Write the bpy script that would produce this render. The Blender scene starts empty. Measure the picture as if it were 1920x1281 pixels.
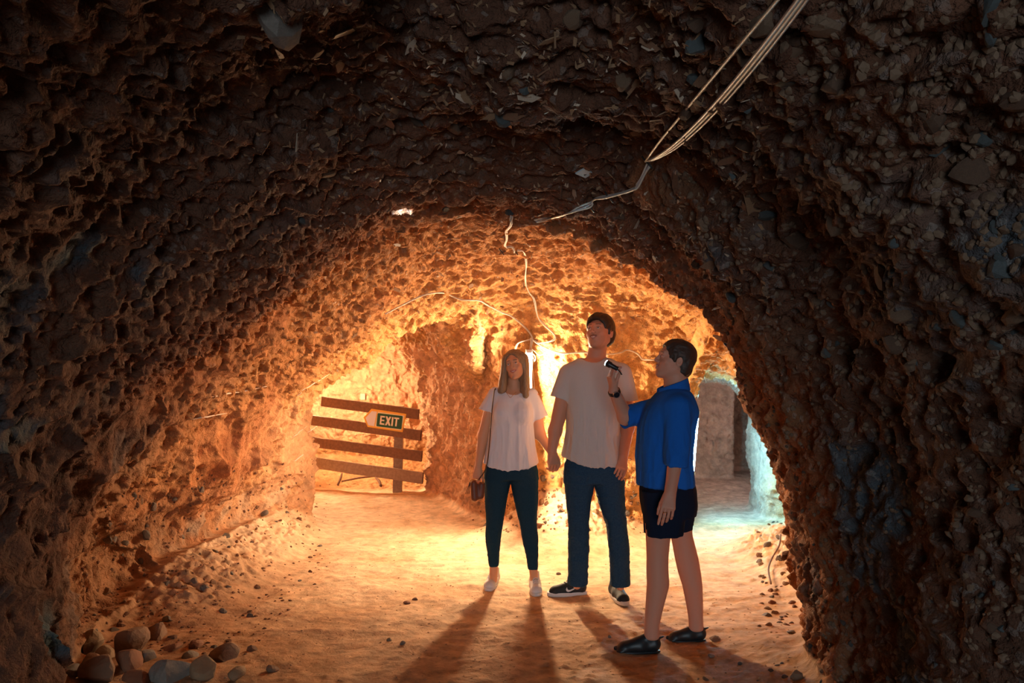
import bpy, math, random
import numpy as np
from mathutils import Vector, Matrix, Euler
S = bpy.context.scene
COL = S.collection
R = random.Random(7)
NR = np.random.default_rng(11)

# ------------------------------------------------------------------ camera, world, large lights, exposure
FPX = 1493.0; CAMZ = 1.5; PITCH = math.atan(59.5 / FPX)
cam = bpy.data.objects.new('camera', bpy.data.cameras.new('camera')); COL.objects.link(cam)
cam.location = (0, 0, CAMZ); cam.rotation_euler = (math.pi / 2 + PITCH, 0, 0)
cam.data.sensor_width = 36; cam.data.lens = FPX / 1920 * 36; cam.data.clip_start = 0.05
S.camera = cam
S.view_settings.view_transform = 'Standard'; S.view_settings.look = 'None'
S.view_settings.gamma = 1; S.view_settings.use_curve_mapping = False
S.view_settings.exposure = 0.2
S.cycles.use_denoising = True
S.cycles.max_bounces = 5; S.cycles.diffuse_bounces = 3; S.cycles.sample_clamp_indirect = 4
w = bpy.data.worlds.new('teal_ambient'); S.world = w; w.use_nodes = True  # dim teal ambient added for the camera end of the tunnel
w.node_tree.nodes['Background'].inputs[0].default_value = (0.10, 0.32, 0.5, 1)
w.node_tree.nodes['Background'].inputs[1].default_value = 0.16

def area(name, loc, rot, sx, sy, power, col):
    l = bpy.data.lights.new(name, 'AREA'); l.shape = 'RECTANGLE'; l.size = sx; l.size_y = sy
    l.energy = power; l.color = col
    o = bpy.data.objects.new(name, l); COL.objects.link(o); o.location = loc; o.rotation_euler = rot
    return o
# unseen cool fill added behind the photographer to lift the people's fronts
area('fill_behind_camera', (-0.2, -7.0, 1.1), (math.radians(90), 0, 0), 2.6, 2.2, 235, (0.76, 0.90, 1.0))
# unseen point fill added to bring pink to the right tunnel's back
_l = bpy.data.lights.new('right_tunnel_pink_fill', 'POINT'); _l.energy = 11; _l.color = (1.0, 0.70, 0.58); _l.shadow_soft_size = 0.12
_o = bpy.data.objects.new('right_tunnel_pink_fill', _l); COL.objects.link(_o); _o.location = (2.85, 9.55, 0.95)

WARM = (1.0, 0.70, 0.42); COOL = (0.22, 0.74, 1.0)

def P(px, py, Y):
    """point at depth Y that the photograph shows at pixel px, py"""
    u = (px - 960) / FPX; v = (640.5 - py) / FPX
    c, s = math.cos(PITCH), math.sin(PITCH)
    dy = c - v * s; dz = s + v * c
    t = Y / dy
    return np.array((u * t, Y, CAMZ + dz * t))

# ------------------------------------------------------------------ objects
def prop(o, label=None, cat=None, group=None, kind=None):
    if label: o['label'] = label
    if cat: o['category'] = cat
    if group: o['group'] = group
    if kind: o['kind'] = kind
    return o

def empty(name, loc, label=None, cat=None, group=None, rz=0):
    o = bpy.data.objects.new(name, None); COL.objects.link(o); o.location = loc; o.rotation_euler = (0, 0, rz)
    o.empty_display_size = 0.1
    return prop(o, label, cat, group)

def link(name, me, parent=None, mat=None, world=True):
    o = bpy.data.objects.new(name, me); COL.objects.link(o)
    if mat is not None and len(me.materials) == 0: me.materials.append(mat)
    if parent is not None:
        o.parent = parent
        if world: o.matrix_parent_inverse = Matrix.Translation(-Vector(parent.location)) if parent.type == 'EMPTY' and parent.rotation_euler[2] == 0 else parent.matrix_basis.inverted()
    return o

def mesh_np(name, V, F, smooth=True, cols=None, normals=None):
    """V (n,3), F (m,k) int array or list"""
    me = bpy.data.meshes.new(name)
    if isinstance(F, np.ndarray):
        k = F.shape[1]; m = F.shape[0]
        me.vertices.add(len(V)); me.vertices.foreach_set('co', np.ascontiguousarray(V, dtype=np.float32).ravel())
        me.loops.add(m * k); me.loops.foreach_set('vertex_index', np.ascontiguousarray(F, dtype=np.int32).ravel())
        me.polygons.add(m)
        me.polygons.foreach_set('loop_start', np.arange(0, m * k, k, dtype=np.int32))
        me.update(calc_edges=True)
    else:
        me.from_pydata([tuple(v) for v in V], [], [tuple(f) for f in F]); me.update()
    if smooth: me.polygons.foreach_set('use_smooth', np.ones(len(me.polygons), bool))
    if cols is not None:
        a = me.color_attributes.new('col', 'FLOAT_COLOR', 'POINT')
        c = np.ones((len(V), 4), np.float32); c[:, :cols.shape[1]] = cols
        a.data.foreach_set('color', c.ravel())
    if normals is not None:
        me.normals_split_custom_set_from_vertices(np.ascontiguousarray(normals, dtype=np.float32))
    me.update()
    return me

# ------------------------------------------------------------------ noise
TAB = NR.random((32 * 32 * 32,), dtype=np.float32)
JIT = NR.random((32 * 32 * 32, 3), dtype=np.float32)
def vnoise(p, scale, off=0.0):
    q = (p + off) / scale
    i = np.floor(q).astype(np.int32); f = (q - i).astype(np.float32); f = f * f * f * (f * (f * 6 - 15) + 10)
    r = 0
    for dx in (0, 1):
        wx = f[..., 0] if dx else 1 - f[..., 0]; ix = ((i[..., 0] + dx) & 31) << 10
        for dy in (0, 1):
            wy = wx * (f[..., 1] if dy else 1 - f[..., 1]); iy = ((i[..., 1] + dy) & 31) << 5
            for dz in (0, 1):
                wz = wy * (f[..., 2] if dz else 1 - f[..., 2])
                r = r + wz * TAB[ix + iy + ((i[..., 2] + dz) & 31)]
    return r * 2 - 1
def fbm(p, scale, oct=4, gain=0.5, ridge=False, off=0.0):
    r = 0; a = 1.0; t = 0
    for o in range(oct):
        n = vnoise(p, scale, off + o * 7.3)
        if ridge: n = 1 - 2 * np.abs(n)
        r = r + a * n; t += a; a *= gain; scale *= 0.5
    return r / t
def worley(p, scale, off=0.0):
    q = (p + off) / scale
    i = np.floor(q).astype(np.int32); f = (q - i).astype(np.float32)
    F1 = np.full(len(p), 9.0, np.float32); F2 = F1.copy(); ID = np.zeros(len(p), np.int32)
    for dx in (-1, 0, 1):
        for dy in (-1, 0, 1):
            for dz in (-1, 0, 1):
                h = (((i[:, 0] + dx) & 31) << 10) + (((i[:, 1] + dy) & 31) << 5) + ((i[:, 2] + dz) & 31)
                j = JIT[h]
                d = np.sqrt((dx + j[:, 0] - f[:, 0]) ** 2 + (dy + j[:, 1] - f[:, 1]) ** 2 + (dz + j[:, 2] - f[:, 2]) ** 2)
                m = d < F1
                F2 = np.where(m, F1, np.minimum(F2, d)); F1 = np.where(m, d, F1); ID = np.where(m, h, ID)
    return F1, F2, TAB[ID]

# ------------------------------------------------------------------ signed distance fields turned into quads
def smin(a, b, k):
    h = np.clip(0.5 + 0.5 * (b - a) / k, 0, 1)
    return b + (a - b) * h - k * h * (1 - h)
def smax(a, b, k): return -smin(-a, -b, k)
def sstep(a, b, x):
    t = np.clip((x - a) / (b - a), 0, 1); return t * t * (3 - 2 * t)

def surface_nets(F, org, h):
    nx, ny, nz = F.shape
    s = F < 0
    cid = lambda i, j, k: (i.astype(np.int64) * ny + j) * nz + k
    ids = []; pts = []; quads = []
    for ax in range(3):
        a = [slice(None)] * 3; b = [slice(None)] * 3
        a[ax] = slice(0, -1); b[ax] = slice(1, None)
        cr = s[tuple(a)] != s[tuple(b)]
        I = np.argwhere(cr)
        if len(I) == 0: continue
        o1, o2 = (ax + 1) % 3, (ax + 2) % 3
        dims = (nx, ny, nz)
        ok = (I[:, o1] > 0) & (I[:, o1] < dims[o1] - 1) & (I[:, o2] > 0) & (I[:, o2] < dims[o2] - 1)
        I = I[ok]
        J = I.copy(); J[:, ax] += 1
        f0 = F[I[:, 0], I[:, 1], I[:, 2]]; f1 = F[J[:, 0], J[:, 1], J[:, 2]]
        t = f0 / (f0 - f1)
        pt = I.astype(np.float32); pt[:, ax] += t
        q = []
        for (d1, d2) in ((-1, -1), (0, -1), (0, 0), (-1, 0)):
            c = I.copy(); c[:, o1] += d1; c[:, o2] += d2
            k = cid(c[:, 0], c[:, 1], c[:, 2]); ids.append(k); pts.append(pt); q.append(k)
        q = np.stack(q, 1)
        flip = f0 > 0
        q[flip] = q[flip][:, ::-1]
        quads.append(q)
    ids = np.concatenate(ids); pts = np.concatenate(pts); quads = np.concatenate(quads)
    u, inv = np.unique(ids, return_inverse=True)
    n = np.bincount(inv).astype(np.float32)
    V = np.stack([np.bincount(inv, pts[:, c]) / n for c in range(3)], 1)
    Q = np.searchsorted(u, quads)
    return (V * h + np.array(org)).astype(np.float32), Q.astype(np.int32)

def vnormals(V, Q):
    a = V[Q[:, 0]]; b = V[Q[:, 1]]; c = V[Q[:, 2]]; d = V[Q[:, 3]]
    fn = np.cross(c - a, d - b)
    N = np.stack([sum(np.bincount(Q[:, k], fn[:, ax], minlength=len(V)) for k in range(4)) for ax in range(3)], 1)
    return N / (np.linalg.norm(N, axis=1, keepdims=True) + 1e-12)

def subdivide(V, Q):
    me = mesh_np('tmp', V, Q); o = bpy.data.objects.new('tmp', me); COL.objects.link(o)
    m = o.modifiers.new('s', 'SUBSURF'); m.levels = 1; m.render_levels = 1
    dg = bpy.context.evaluated_depsgraph_get(); e = o.evaluated_get(dg).data
    v = np.empty(len(e.vertices) * 3, np.float32); e.vertices.foreach_get('co', v)
    l = np.empty(len(e.loops), np.int32); e.loops.foreach_get('vertex_index', l)
    bpy.data.objects.remove(o); bpy.data.meshes.remove(me)
    return v.reshape(-1, 3), l.reshape(-1, 4)

# ------------------------------------------------------------------ materials
def mat(name, col=(0.5, 0.5, 0.5), rough=0.8, metal=0.0, spec=0.5, attr=None, noise=None, bump=None, emit=None, sub=0.0, strand=None):
    m = bpy.data.materials.new(name); m.use_nodes = True
    nt = m.node_tree; bs = nt.nodes['Principled BSDF']; L = nt.links.new
    bs.inputs['Roughness'].default_value = rough; bs.inputs['Metallic'].default_value = metal
    bs.inputs['Specular IOR Level'].default_value = spec
    if sub:
        bs.inputs['Subsurface Weight'].default_value = sub; bs.inputs['Subsurface Radius'].default_value = (0.012, 0.005, 0.003)
        bs.inputs['Subsurface Scale'].default_value = 1.0
    base = None
    if attr:
        a = nt.nodes.new('ShaderNodeAttribute'); a.attribute_name = attr; base = a.outputs['Color']
    else:
        bs.inputs['Base Color'].default_value = (*col, 1)
    tc = nt.nodes.new('ShaderNodeTexCoord')
    if noise:   # (scale, amount, second colour or None)
        n = nt.nodes.new('ShaderNodeTexNoise'); n.inputs['Scale'].default_value = noise[0]; n.inputs['Detail'].default_value = 6
        L(tc.outputs['Object'], n.inputs['Vector'])
        if strand:
            mp = nt.nodes.new('ShaderNodeMapping'); mp.inputs['Scale'].default_value = strand; L(tc.outputs['Object'], mp.inputs['Vector']); L(mp.outputs[0], n.inputs['Vector'])
        r = nt.nodes.new('ShaderNodeMapRange'); r.inputs[1].default_value = 0.16; r.inputs[2].default_value = 0.65
        r.inputs[3].default_value = 0.0; r.inputs[4].default_value = noise[1]; L(n.outputs[0], r.inputs[0])
        mx = nt.nodes.new('ShaderNodeMix'); mx.data_type = 'RGBA'
        L(r.outputs[0], mx.inputs[0])
        if base is not None: L(base, mx.inputs[6])
        else: mx.inputs[6].default_value = (*col, 1)
        mx.inputs[7].default_value = (*noise[2], 1)
        base = mx.outputs[2]
    if base is not None: L(base, bs.inputs['Base Color'])
    if bump:    # (scale, strength, distance)
        n = nt.nodes.new('ShaderNodeTexNoise'); n.inputs['Scale'].default_value = bump[0]; n.inputs['Detail'].default_value = 5
        if strand:
            mp = nt.nodes.new('ShaderNodeMapping'); mp.inputs['Scale'].default_value = strand; L(tc.outputs['Object'], mp.inputs['Vector']); L(mp.outputs[0], n.inputs['Vector'])
        else: L(tc.outputs['Object'], n.inputs['Vector'])
        b = nt.nodes.new('ShaderNodeBump'); b.inputs['Strength'].default_value = bump[1]; b.inputs['Distance'].default_value = bump[2]
        L(n.outputs[0], b.inputs['Height']); L(b.outputs[0], bs.inputs['Normal'])
    if emit:
        bs.inputs['Emission Color'].default_value = (*emit[0], 1); bs.inputs['Emission Strength'].default_value = emit[1]
    return m

def rock_mat(name, bumps=((18, 0.012), (60, 0.005), (220, 0.0015)), speck=0.0, rough=0.9):
    m = bpy.data.materials.new(name); m.use_nodes = True
    nt = m.node_tree; bs = nt.nodes['Principled BSDF']; L = nt.links.new
    bs.inputs['Roughness'].default_value = rough; bs.inputs['Specular IOR Level'].default_value = 0.25
    a = nt.nodes.new('ShaderNodeAttribute'); a.attribute_name = 'col'
    tc = nt.nodes.new('ShaderNodeTexCoord')
    n = nt.nodes.new('ShaderNodeTexNoise'); n.inputs['Scale'].default_value = 9; n.inputs['Detail'].default_value = 9; n.inputs['Roughness'].default_value = 0.65
    L(tc.outputs['Object'], n.inputs['Vector'])
    r = nt.nodes.new('ShaderNodeMapRange'); r.inputs[1].default_value = 0.3; r.inputs[2].default_value = 0.7
    r.inputs[3].default_value = 0.6; r.inputs[4].default_value = 1.3; L(n.outputs[0], r.inputs[0])
    mu = nt.nodes.new('ShaderNodeVectorMath'); mu.operation = 'SCALE'; L(a.outputs['Color'], mu.inputs[0]); L(r.outputs[0], mu.inputs['Scale'])
    base = mu.outputs[0]
    if speck:
        v = nt.nodes.new('ShaderNodeTexVoronoi'); v.inputs['Scale'].default_value = 45; L(tc.outputs['Object'], v.inputs['Vector'])
        g = nt.nodes.new('ShaderNodeMapRange'); g.inputs[1].default_value = 0.80; g.inputs[2].default_value = 0.9
        g.inputs[4].default_value = speck
        sx = nt.nodes.new('ShaderNodeSeparateColor'); L(v.outputs['Color'], sx.inputs[0]); L(sx.outputs[0], g.inputs[0])
        mx = nt.nodes.new('ShaderNodeMix'); mx.data_type = 'RGBA'; L(g.outputs[0], mx.inputs[0]); L(base, mx.inputs[6])
        mx.inputs[7].default_value = (0.42, 0.38, 0.34, 1); base = mx.outputs[2]
    L(base, bs.inputs['Base Color'])
    prev = None
    for sc, dist in bumps:
        n = nt.nodes.new('ShaderNodeTexNoise'); n.inputs['Scale'].default_value = sc; n.inputs['Detail'].default_value = 4
        n.inputs['Distortion'].default_value = 0.6
        L(tc.outputs['Object'], n.inputs['Vector'])
        b = nt.nodes.new('ShaderNodeBump'); b.inputs['Strength'].default_value = 1.0; b.inputs['Distance'].default_value = dist
        L(n.outputs[0], b.inputs['Height'])
        if prev: L(prev, b.inputs['Normal'])
        prev = b.outputs[0]
    L(prev, bs.inputs['Normal'])
    return m
# ------------------------------------------------------------------ the mine: floor, ceiling and walls
def tab(y, T):
    T = np.array(T, float); return [np.interp(y, T[:, 0], T[:, c]) for c in range(1, T.shape[1])]

def floor_z(x, y):
    z = 0.22 * sstep(-1.65, -2.25, x) * sstep(4.7, 5.6, y) * sstep(8.4, 7.2, y)
    z = z + 0.22 * sstep(1.72, 2.35, x) * sstep(4.7, 5.2, y) * sstep(7.6, 6.6, y)
    z = z + 0.10 * sstep(1.0, 1.5, x) * sstep(5.0, 4.0, y)
    # rubble heap against the pillar nose
    z = z + 0.42 * np.exp(-(((x - 0.45) / 0.55) ** 2 + ((y - 7.35) / 0.42) ** 2))
    # low sill across the mouth of the right tunnel, floor beyond it slightly lower
    z = z + 0.035 * np.exp(-((y - 7.72 - 0.1 * (x - 2)) / 0.10) ** 2) * sstep(0.9, 1.3, x)
    z = z + 0.16 * sstep(9.6, 10.9, y) * sstep(1.0, 1.6, x)
    z = z - 0.03 * sstep(7.9, 8.3, y) * sstep(0.9, 1.3, x)
    z = z + 0.25 * sstep(11.0, 12.2, y) * sstep(0.0, -1.0, x)
    return z

def loft_y(x, y, z, T, nl, nr, zc, rlow=1.6):
    xl, xr, zt, cx = tab(y, T)
    rl = cx - xl; rr = xr - cx
    left = x < cx
    rx = np.where(left, rl, rr); n = np.where(left, nl, nr)
    rz = np.where(z > zc, zt - zc, rlow)
    a = np.abs(x - cx) / rx; b = np.abs(z - zc) / rz
    f = (a ** n + b ** n) ** (1 / n)
    return (f - 1) * np.minimum(rx, zt - zc)

def cave(x, y, z):
    """negative in the open air"""
    sh = x.shape
    y_ = y
    T1 = [(-3, -1.9, 1.6, 2.6, -.2), (0, -2.0, 1.55, 2.6, -.2), (2, -2.15, 1.40, 2.55, -.25), (3.6, -2.2, 1.42, 2.46, -.3), (4.0, -2.28, 1.46, 2.42, -.32), (4.6, -2.42, 1.64, 2.36, -.35), (6, -2.2, 1.7, 2.4, -.35)]
    T2 = [(4, -2.4, 1.7, 2.45, -.3), (5, -2.4, 2.1, 2.50, -.1), (6, -2.25, 2.35, 2.42, 0), (7, -2.2, 2.55, 2.20, 0), (8, -2.15, 2.75, 2.0, 0.1), (9, -2.2, 2.8, 1.95, 0.1)]
    T3 = [(7, -2.0, -.1, 2.25, -1.2), (8.3, -2.1, -.40, 2.15, -1.25), (8.6, -3.2, -.50, 2.15, -1.35), (9, -3.3, -.6, 2.1, -1.4), (10.2, -3.5, -1.05, 2.1, -1.9), (12.5, -4, -1.15, 2.3, -2.2)]
    T4 = [(7.6, 1.3, 2.9, 1.75, 2.1), (8.4, 1.7, 2.66, 1.44, 2.2), (9.2, 1.85, 2.74, 1.42, 2.35), (10, 1.9, 3.1, 1.6, 2.6), (12, 1.7, 3.9, 1.7, 2.6)]
    f1 = np.maximum(loft_y(x, y, z, T1, 1.68, 2.2, 0.2), y - 4.75)
    f2 = loft_y(x, y, z, T2, 1.65, 2.6, 0.3)
    f2 = np.maximum(f2, 4.62 - y)
    f2 = smax(f2, y - 8.3 - 0.0 * x, 0.25)
    f = smin(f1, f2, 0.05)
    # the rock pillar between the two tunnels
    px = np.array([-3.0, -0.6, -0.42, -.15, 0.12, 0.45, 0.9, 1.3, 1.62, 1.78, 2.1])
    pyf = np.array([30, 9.2, 8.5, 7.75, 7.32, 7.24, 7.26, 7.32, 7.50, 8.0, 30])
    front = np.interp(x, px, pyf)
    pil = (front - y) * np.where((x > -.3) & (x < 1.6), 0.8, 0.22)     # negative inside the pillar
    lean = 0.16 * (z - 0.9)
    pil = pil - lean * 0.4
    f = smax(f, -pil, 0.28)
    f3 = smax(loft_y(x, y, z, T3, 2.3, 2.2, 0.6), y - 12.1, 0.3); f3 = smax(f3, 7.3 - y, 0.1)
    f = smin(f, f3, 0.10)
    f4 = smax(loft_y(x, y, z, T4, 2.4, 2.4, 0.5), y - (10.6 + 0.7 * (x > 2.95)), 0.12); f4 = smax(f4, 7.9 - y, 0.05)
    f = smin(f, f4, 0.06)
    # the roof comes down towards the pillar on its right side
    f = f + 0.24 * sstep(6.2, 7.4, y) * sstep(-.8, -.1, x) * sstep(1.3, 1.8, z) * sstep(8.6, 8.0, y)
    # swelling of the left wall at floor level close to the camera
    f = f + 0.30 * np.exp(-((y - 3.2) / .55) ** 2 - ((z - .1) / .6) ** 2) * sstep(-1.2, -1.8, x)
    return f

H = 0.028
x0, x1, y0, y1, z0, z1 = -4.3, 4.0, -2.2, 12.5, -0.25, 2.85
gx = np.arange(x0, x1, H, dtype=np.float32); gy = np.arange(y0, y1, H, dtype=np.float32); gz = np.arange(z0, z1, H, dtype=np.float32)
# coarse field first, the fine grid is filled by slabs
def up2(A, ax, n):
    """linear upsampling of a smooth field to twice the resolution along one axis"""
    A = np.moveaxis(A, ax, 0)
    o = np.empty((n,) + A.shape[1:], np.float32)
    m = (n + 1) // 2
    o[0::2] = A[:m]; k = n // 2
    o[1::2] = (A[:k] + A[1:k + 1]) * 0.5
    return np.moveaxis(o, 0, ax)
def half(g): return np.arange(g[0], g[-1] + 2.5 * H, 2 * H, dtype=np.float32)
X, Y, Z = np.meshgrid(half(gx), half(gy), half(gz), indexing='ij')
Fc = cave(X, Y, Z).astype(np.float32)
# low frequency waviness of the hewn rock
pp = np.stack([X, Y, Z], -1)
Fc += (vnoise(pp, 0.62, 3.1) * 0.075 + vnoise(pp, 0.27, 9.7) * 0.035) * np.clip(Z * 3 + .3, 0.2, 1)
del pp, X, Y, Z
Fv = up2(up2(up2(Fc, 2, len(gz)), 1, len(gy)), 0, len(gx))
fz = floor_z(gx[:, None], gy[None, :]).astype(np.float32)
for j0 in range(0, len(gy), 40):
    Fv[:, j0:j0 + 40] = smax(Fv[:, j0:j0 + 40], fz[:, j0:j0 + 40][:, :, None] - gz[None, None, :], 0.10)
CV, CQ = surface_nets(Fv, (x0, y0, z0), H)
CQ = CQ[:, ::-1]                      # the faces look into the open air
del Fv
cen = CV[CQ].mean(1)
CQ = CQ[(cen[:, 1] > -2.1)]
CN = vnormals(CV, CQ)

def classify(V, N):
    c = np.zeros(len(V), np.int8)
    x, y, z = V.T
    fl = (z - floor_z(x, y) < 0.07) & (N[:, 2] > 0.35)
    lim = np.interp(y, [-2, 4.6, 7, 8, 9, 12], [-.3, -.35, -.4, -.9, -1.3, -1.9])
    c[:] = np.where(N[:, 2] < -0.72, 1, np.where(x < lim, 2, 3))
    back = (y > 7.0) & (x > np.interp(y, [7, 8, 8.7, 10, 12], [-.6, -.9, -1.3, -1.5, -3.6])) & (x < np.interp(y, [7, 8, 9, 10, 12], [1.9, 2.1, 2.25, 3.0, 3.6]))
    back |= (y > 11.4)
    c[back & (c != 1)] = 4
    c[fl] = 0
    return c
cls_base = classify(CV, CN)
CV, CQ = subdivide(CV, CQ)
CN = vnormals(CV, CQ)
cls = classify(CV, CN)
x, y, z = CV.T
floorw = sstep(0.10, 0.02, z - floor_z(x, y)) * sstep(0.3, 0.7, CN[:, 2])
ceilw = sstep(-0.35, -0.8, CN[:, 2])
leftw = sstep(0.2, -0.5, x) * (1 - floorw)
leftw = leftw * (1 - ceilw)
rightw = sstep(0.2, 0.8, x) * sstep(6.2, 5.4, y) * (1 - floorw) * (1 - ceilw)
backw = sstep(6.0, 7.0, y) * (1 - floorw)
# stretched coordinates: pick strokes run down towards the viewer on the left wall
a = math.radians(38)
Lc = np.stack([x, (y * math.cos(a) - z * math.sin(a)) * 0.62, (y * math.sin(a) + z * math.cos(a))], 1)
warp = np.stack([vnoise(CV, 0.2, 1.0), vnoise(CV, 0.2, 5.0), vnoise(CV, 0.2, 8.0)], 1) * 0.05
F1, F2, cid_ = worley((Lc + warp).astype(np.float32), 0.23, 2.0)
G1, G2, cid2 = worley((CV * np.array([0.8, 1, .8]) + warp).astype(np.float32), 0.085, 4.0)
rid = fbm(CV + warp, 0.13, 4, 0.55, ridge=True)
fine = fbm(CV, 0.045, 3, 0.6, off=2.0)
pick = np.minimum(F1, 0.8) ** 2
d = np.zeros(len(CV), np.float32)
# displacement along the normal: + is towards the open air
pitm = sstep(0.35, 0.75, cid_)
d += leftw * (0.115 * (pick - 0.25) * (0.35 + pitm) + 0.030 * rid + 0.016 * fine - 0.012 * sstep(.5, .1, G1))
strat = vnoise(CV * np.array([1, 1, 3.5]) + warp, 0.10, 6.0)
flk = fbm(CV * np.array([1.0, 1.6, 5.0]) + warp * .5, 0.09, 3, 0.6, off=5.5)
d += ceilw * (0.026 * rid + 0.036 * flk + 0.018 * fine + 0.022 * strat - 0.034 * sstep(.5, .2, G1))
holes = sstep(0.42, 0.12, F1) * sstep(.72, .8, cid_)
d += rightw * (0.050 * (0.5 - G1) + 0.050 * rid + 0.022 * fine - 0.10 * holes - .02 * sstep(.5, .2, G1) * (cid2 > .6))
d += backw * (1 - leftw * .6) * (1 - ceilw) * (0.035 * (pick - .3) + 0.030 * rid + 0.018 * fine - 0.045 * sstep(.45, .15, G1) * (cid2 > .55))
# rough rubble band under the left wall and on the pillar heap
rub = (sstep(0.02, 0.10, z) * sstep(0.75, 0.45, z) * sstep(-1.5, -1.9, x) * sstep(8.2, 7.4, y) * sstep(3.9, 4.4, y))
rub = np.maximum(rub, sstep(10.15, 10.6, y) * sstep(-.9, -1.2, x) * (z < 1.2))
rub = np.maximum(rub, np.exp(-(((x - 0.45) / 0.6) ** 2 + ((y - 7.2) / 0.4) ** 2)) * sstep(.06, .16, z) * (z < .7))
rub = np.maximum(rub, sstep(0.03, .10, z) * sstep(.6, .35, z) * sstep(1.6, 1.9, x) * sstep(4.7, 4.9, y) * sstep(7.8, 7, y))
K1, K2, kid = worley((CV + warp * .5).astype(np.float32), 0.048, 6.0)
d += rub * (0.045 * (0.55 - G1) + 0.045 * (0.55 - K1) * (.3 + kid) + 0.02 * fine) * .8
# hollow worn under the overhanging left wall
d -= 0.15 * leftw * sstep(.06, .18, z) * sstep(.62, .40, z) * sstep(4.1, 4.6, y) * sstep(7.8, 6.8, y)
fl_n = fbm(CV * np.array([1, 1.3, 1]), 0.35, 4, 0.5, off=3.0)
lumps = sstep(.45, .1, G1) * (cid2 > .7)
d += floorw * (0.026 * fl_n + 0.007 * fine + 0.010 * lumps * sstep(-.1, .4, fbm(CV, .8, 2, off=1.0)))
seam = (cls != cls)                    # nothing: one continuous skin
CV = CV + CN * d[:, None]
CN2 = vnormals(CV, CQ)

# rock colour with light falloff painted in (iron red earth, cream clay, painted teal shade, dry dust on the floor)
def mixc(c, col, w): return c * (1 - w[:, None]) + np.array(col, np.float32) * w[:, None]
big = fbm(CV, 0.9, 3, off=12.0); med = fbm(CV, 0.16, 3, off=15.0)
c = np.tile(np.array((0.50, 0.20, 0.075), np.float32), (len(CV), 1))
c = mixc(c, (0.34, 0.105, 0.035), sstep(-.1, .5, med) * .7)
c = mixc(c, (0.62, 0.36, 0.19), sstep(0.0, .6, big) * .6)
c = mixc(c, (0.16, 0.055, 0.028), ceilw * .85 * sstep(5.2, 3.9, y))  # near ceiling darkened: shade far from the lamp, painted in
c = mixc(c, (0.42, 0.19, 0.065), ceilw * sstep(4.2, 5.4, y) * .75)  # lamplit part of the ceiling, its brighter tone painted in
c = mixc(c, (0.20, 0.085, 0.045), leftw * sstep(6.0, 3.8, y) * .85)  # left wall darkens towards the camera, painted light falloff
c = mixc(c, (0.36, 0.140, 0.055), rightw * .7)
c = mixc(c, (0.075, 0.034, 0.022), (leftw * sstep(4.9, 3.6, y) + rightw * sstep(4.0, 3.0, y) + ceilw * sstep(4.4, 3.0, y) * .8) * .92)  # deeper shade painted onto the walls and ceiling nearest the camera
c = mixc(c, (0.26, 0.12, 0.06), rub * sstep(-.3, .3, med) * .6)
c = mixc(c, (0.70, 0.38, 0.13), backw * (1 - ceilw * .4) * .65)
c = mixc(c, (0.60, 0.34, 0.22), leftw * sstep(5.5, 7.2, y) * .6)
dust = fbm(CV, 0.5, 4, off=31.0)
c = mixc(c, (0.76, 0.53, 0.34), floorw); c = mixc(c, (0.62, 0.37, 0.20), floorw * sstep(0, .5, dust) * .7); c = mixc(c, (0.40, 0.205, 0.095), floorw * sstep(5.8, 4.2, y) * .8)  # the last mix paints light falloff into the near floor
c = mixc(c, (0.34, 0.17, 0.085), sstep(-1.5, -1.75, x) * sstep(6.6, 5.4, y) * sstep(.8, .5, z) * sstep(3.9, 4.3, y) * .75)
c = mixc(c, (0.74, 0.58, 0.42), sstep(0.0, .35, z) * sstep(.55, .3, z) * sstep(-1.55, -1.75, x) * sstep(5.4, 5.9, y) * sstep(8.2, 7.4, y) * sstep(-.1, .4, med) * .4)
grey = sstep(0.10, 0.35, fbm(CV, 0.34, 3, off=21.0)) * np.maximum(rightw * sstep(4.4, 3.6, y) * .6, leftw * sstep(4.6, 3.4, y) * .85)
c = mixc(c, (0.045, 0.100, 0.130), grey)  # teal cast of the shade painted in patches on the near walls
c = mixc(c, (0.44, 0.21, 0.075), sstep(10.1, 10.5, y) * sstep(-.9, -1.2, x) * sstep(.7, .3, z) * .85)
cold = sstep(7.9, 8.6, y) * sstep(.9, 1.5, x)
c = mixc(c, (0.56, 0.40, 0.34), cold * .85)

MR = {0: rock_mat('dusty_floor_earth', ((14, 0.008), (55, 0.004), (200, 0.001))),
      1: rock_mat('flaky_ceiling_rock', ((16, 0.024), (50, 0.014), (140, 0.005)), speck=0.15),
      2: rock_mat('hewn_left_rock', ((14, 0.022), (45, 0.012), (150, 0.004))),
      3: rock_mat('pebbly_right_rock', ((22, 0.02), (60, 0.010), (190, 0.003)), speck=0.2),
      4: rock_mat('pale_pillar_rock', ((16, 0.022), (55, 0.013), (170, 0.004)))}
NAMES = {0: 'floor', 1: 'ceiling', 2: 'wall_left', 3: 'wall_right', 4: 'wall_back'}
fc = np.sort(cls[CQ], 1)[:, 1]
SH = {}
for k, nm in NAMES.items():
    Qk = CQ[fc == k]
    u, inv = np.unique(Qk, return_inverse=True)
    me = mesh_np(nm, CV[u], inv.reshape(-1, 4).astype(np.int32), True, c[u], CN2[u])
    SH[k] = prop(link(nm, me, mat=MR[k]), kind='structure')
print('cave quads', len(CQ))

# ------------------------------------------------------------------ the fluorescent lamps
def lamp_tube(name, top, bot, r, col, strength, label):
    """a batten: housing, tube, two end caps; the tube glows"""
    top = Vector(top); bot = Vector(bot); ax = (top - bot); Ln = ax.length; ax.normalize()
    return top, bot, ax, Ln
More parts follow.
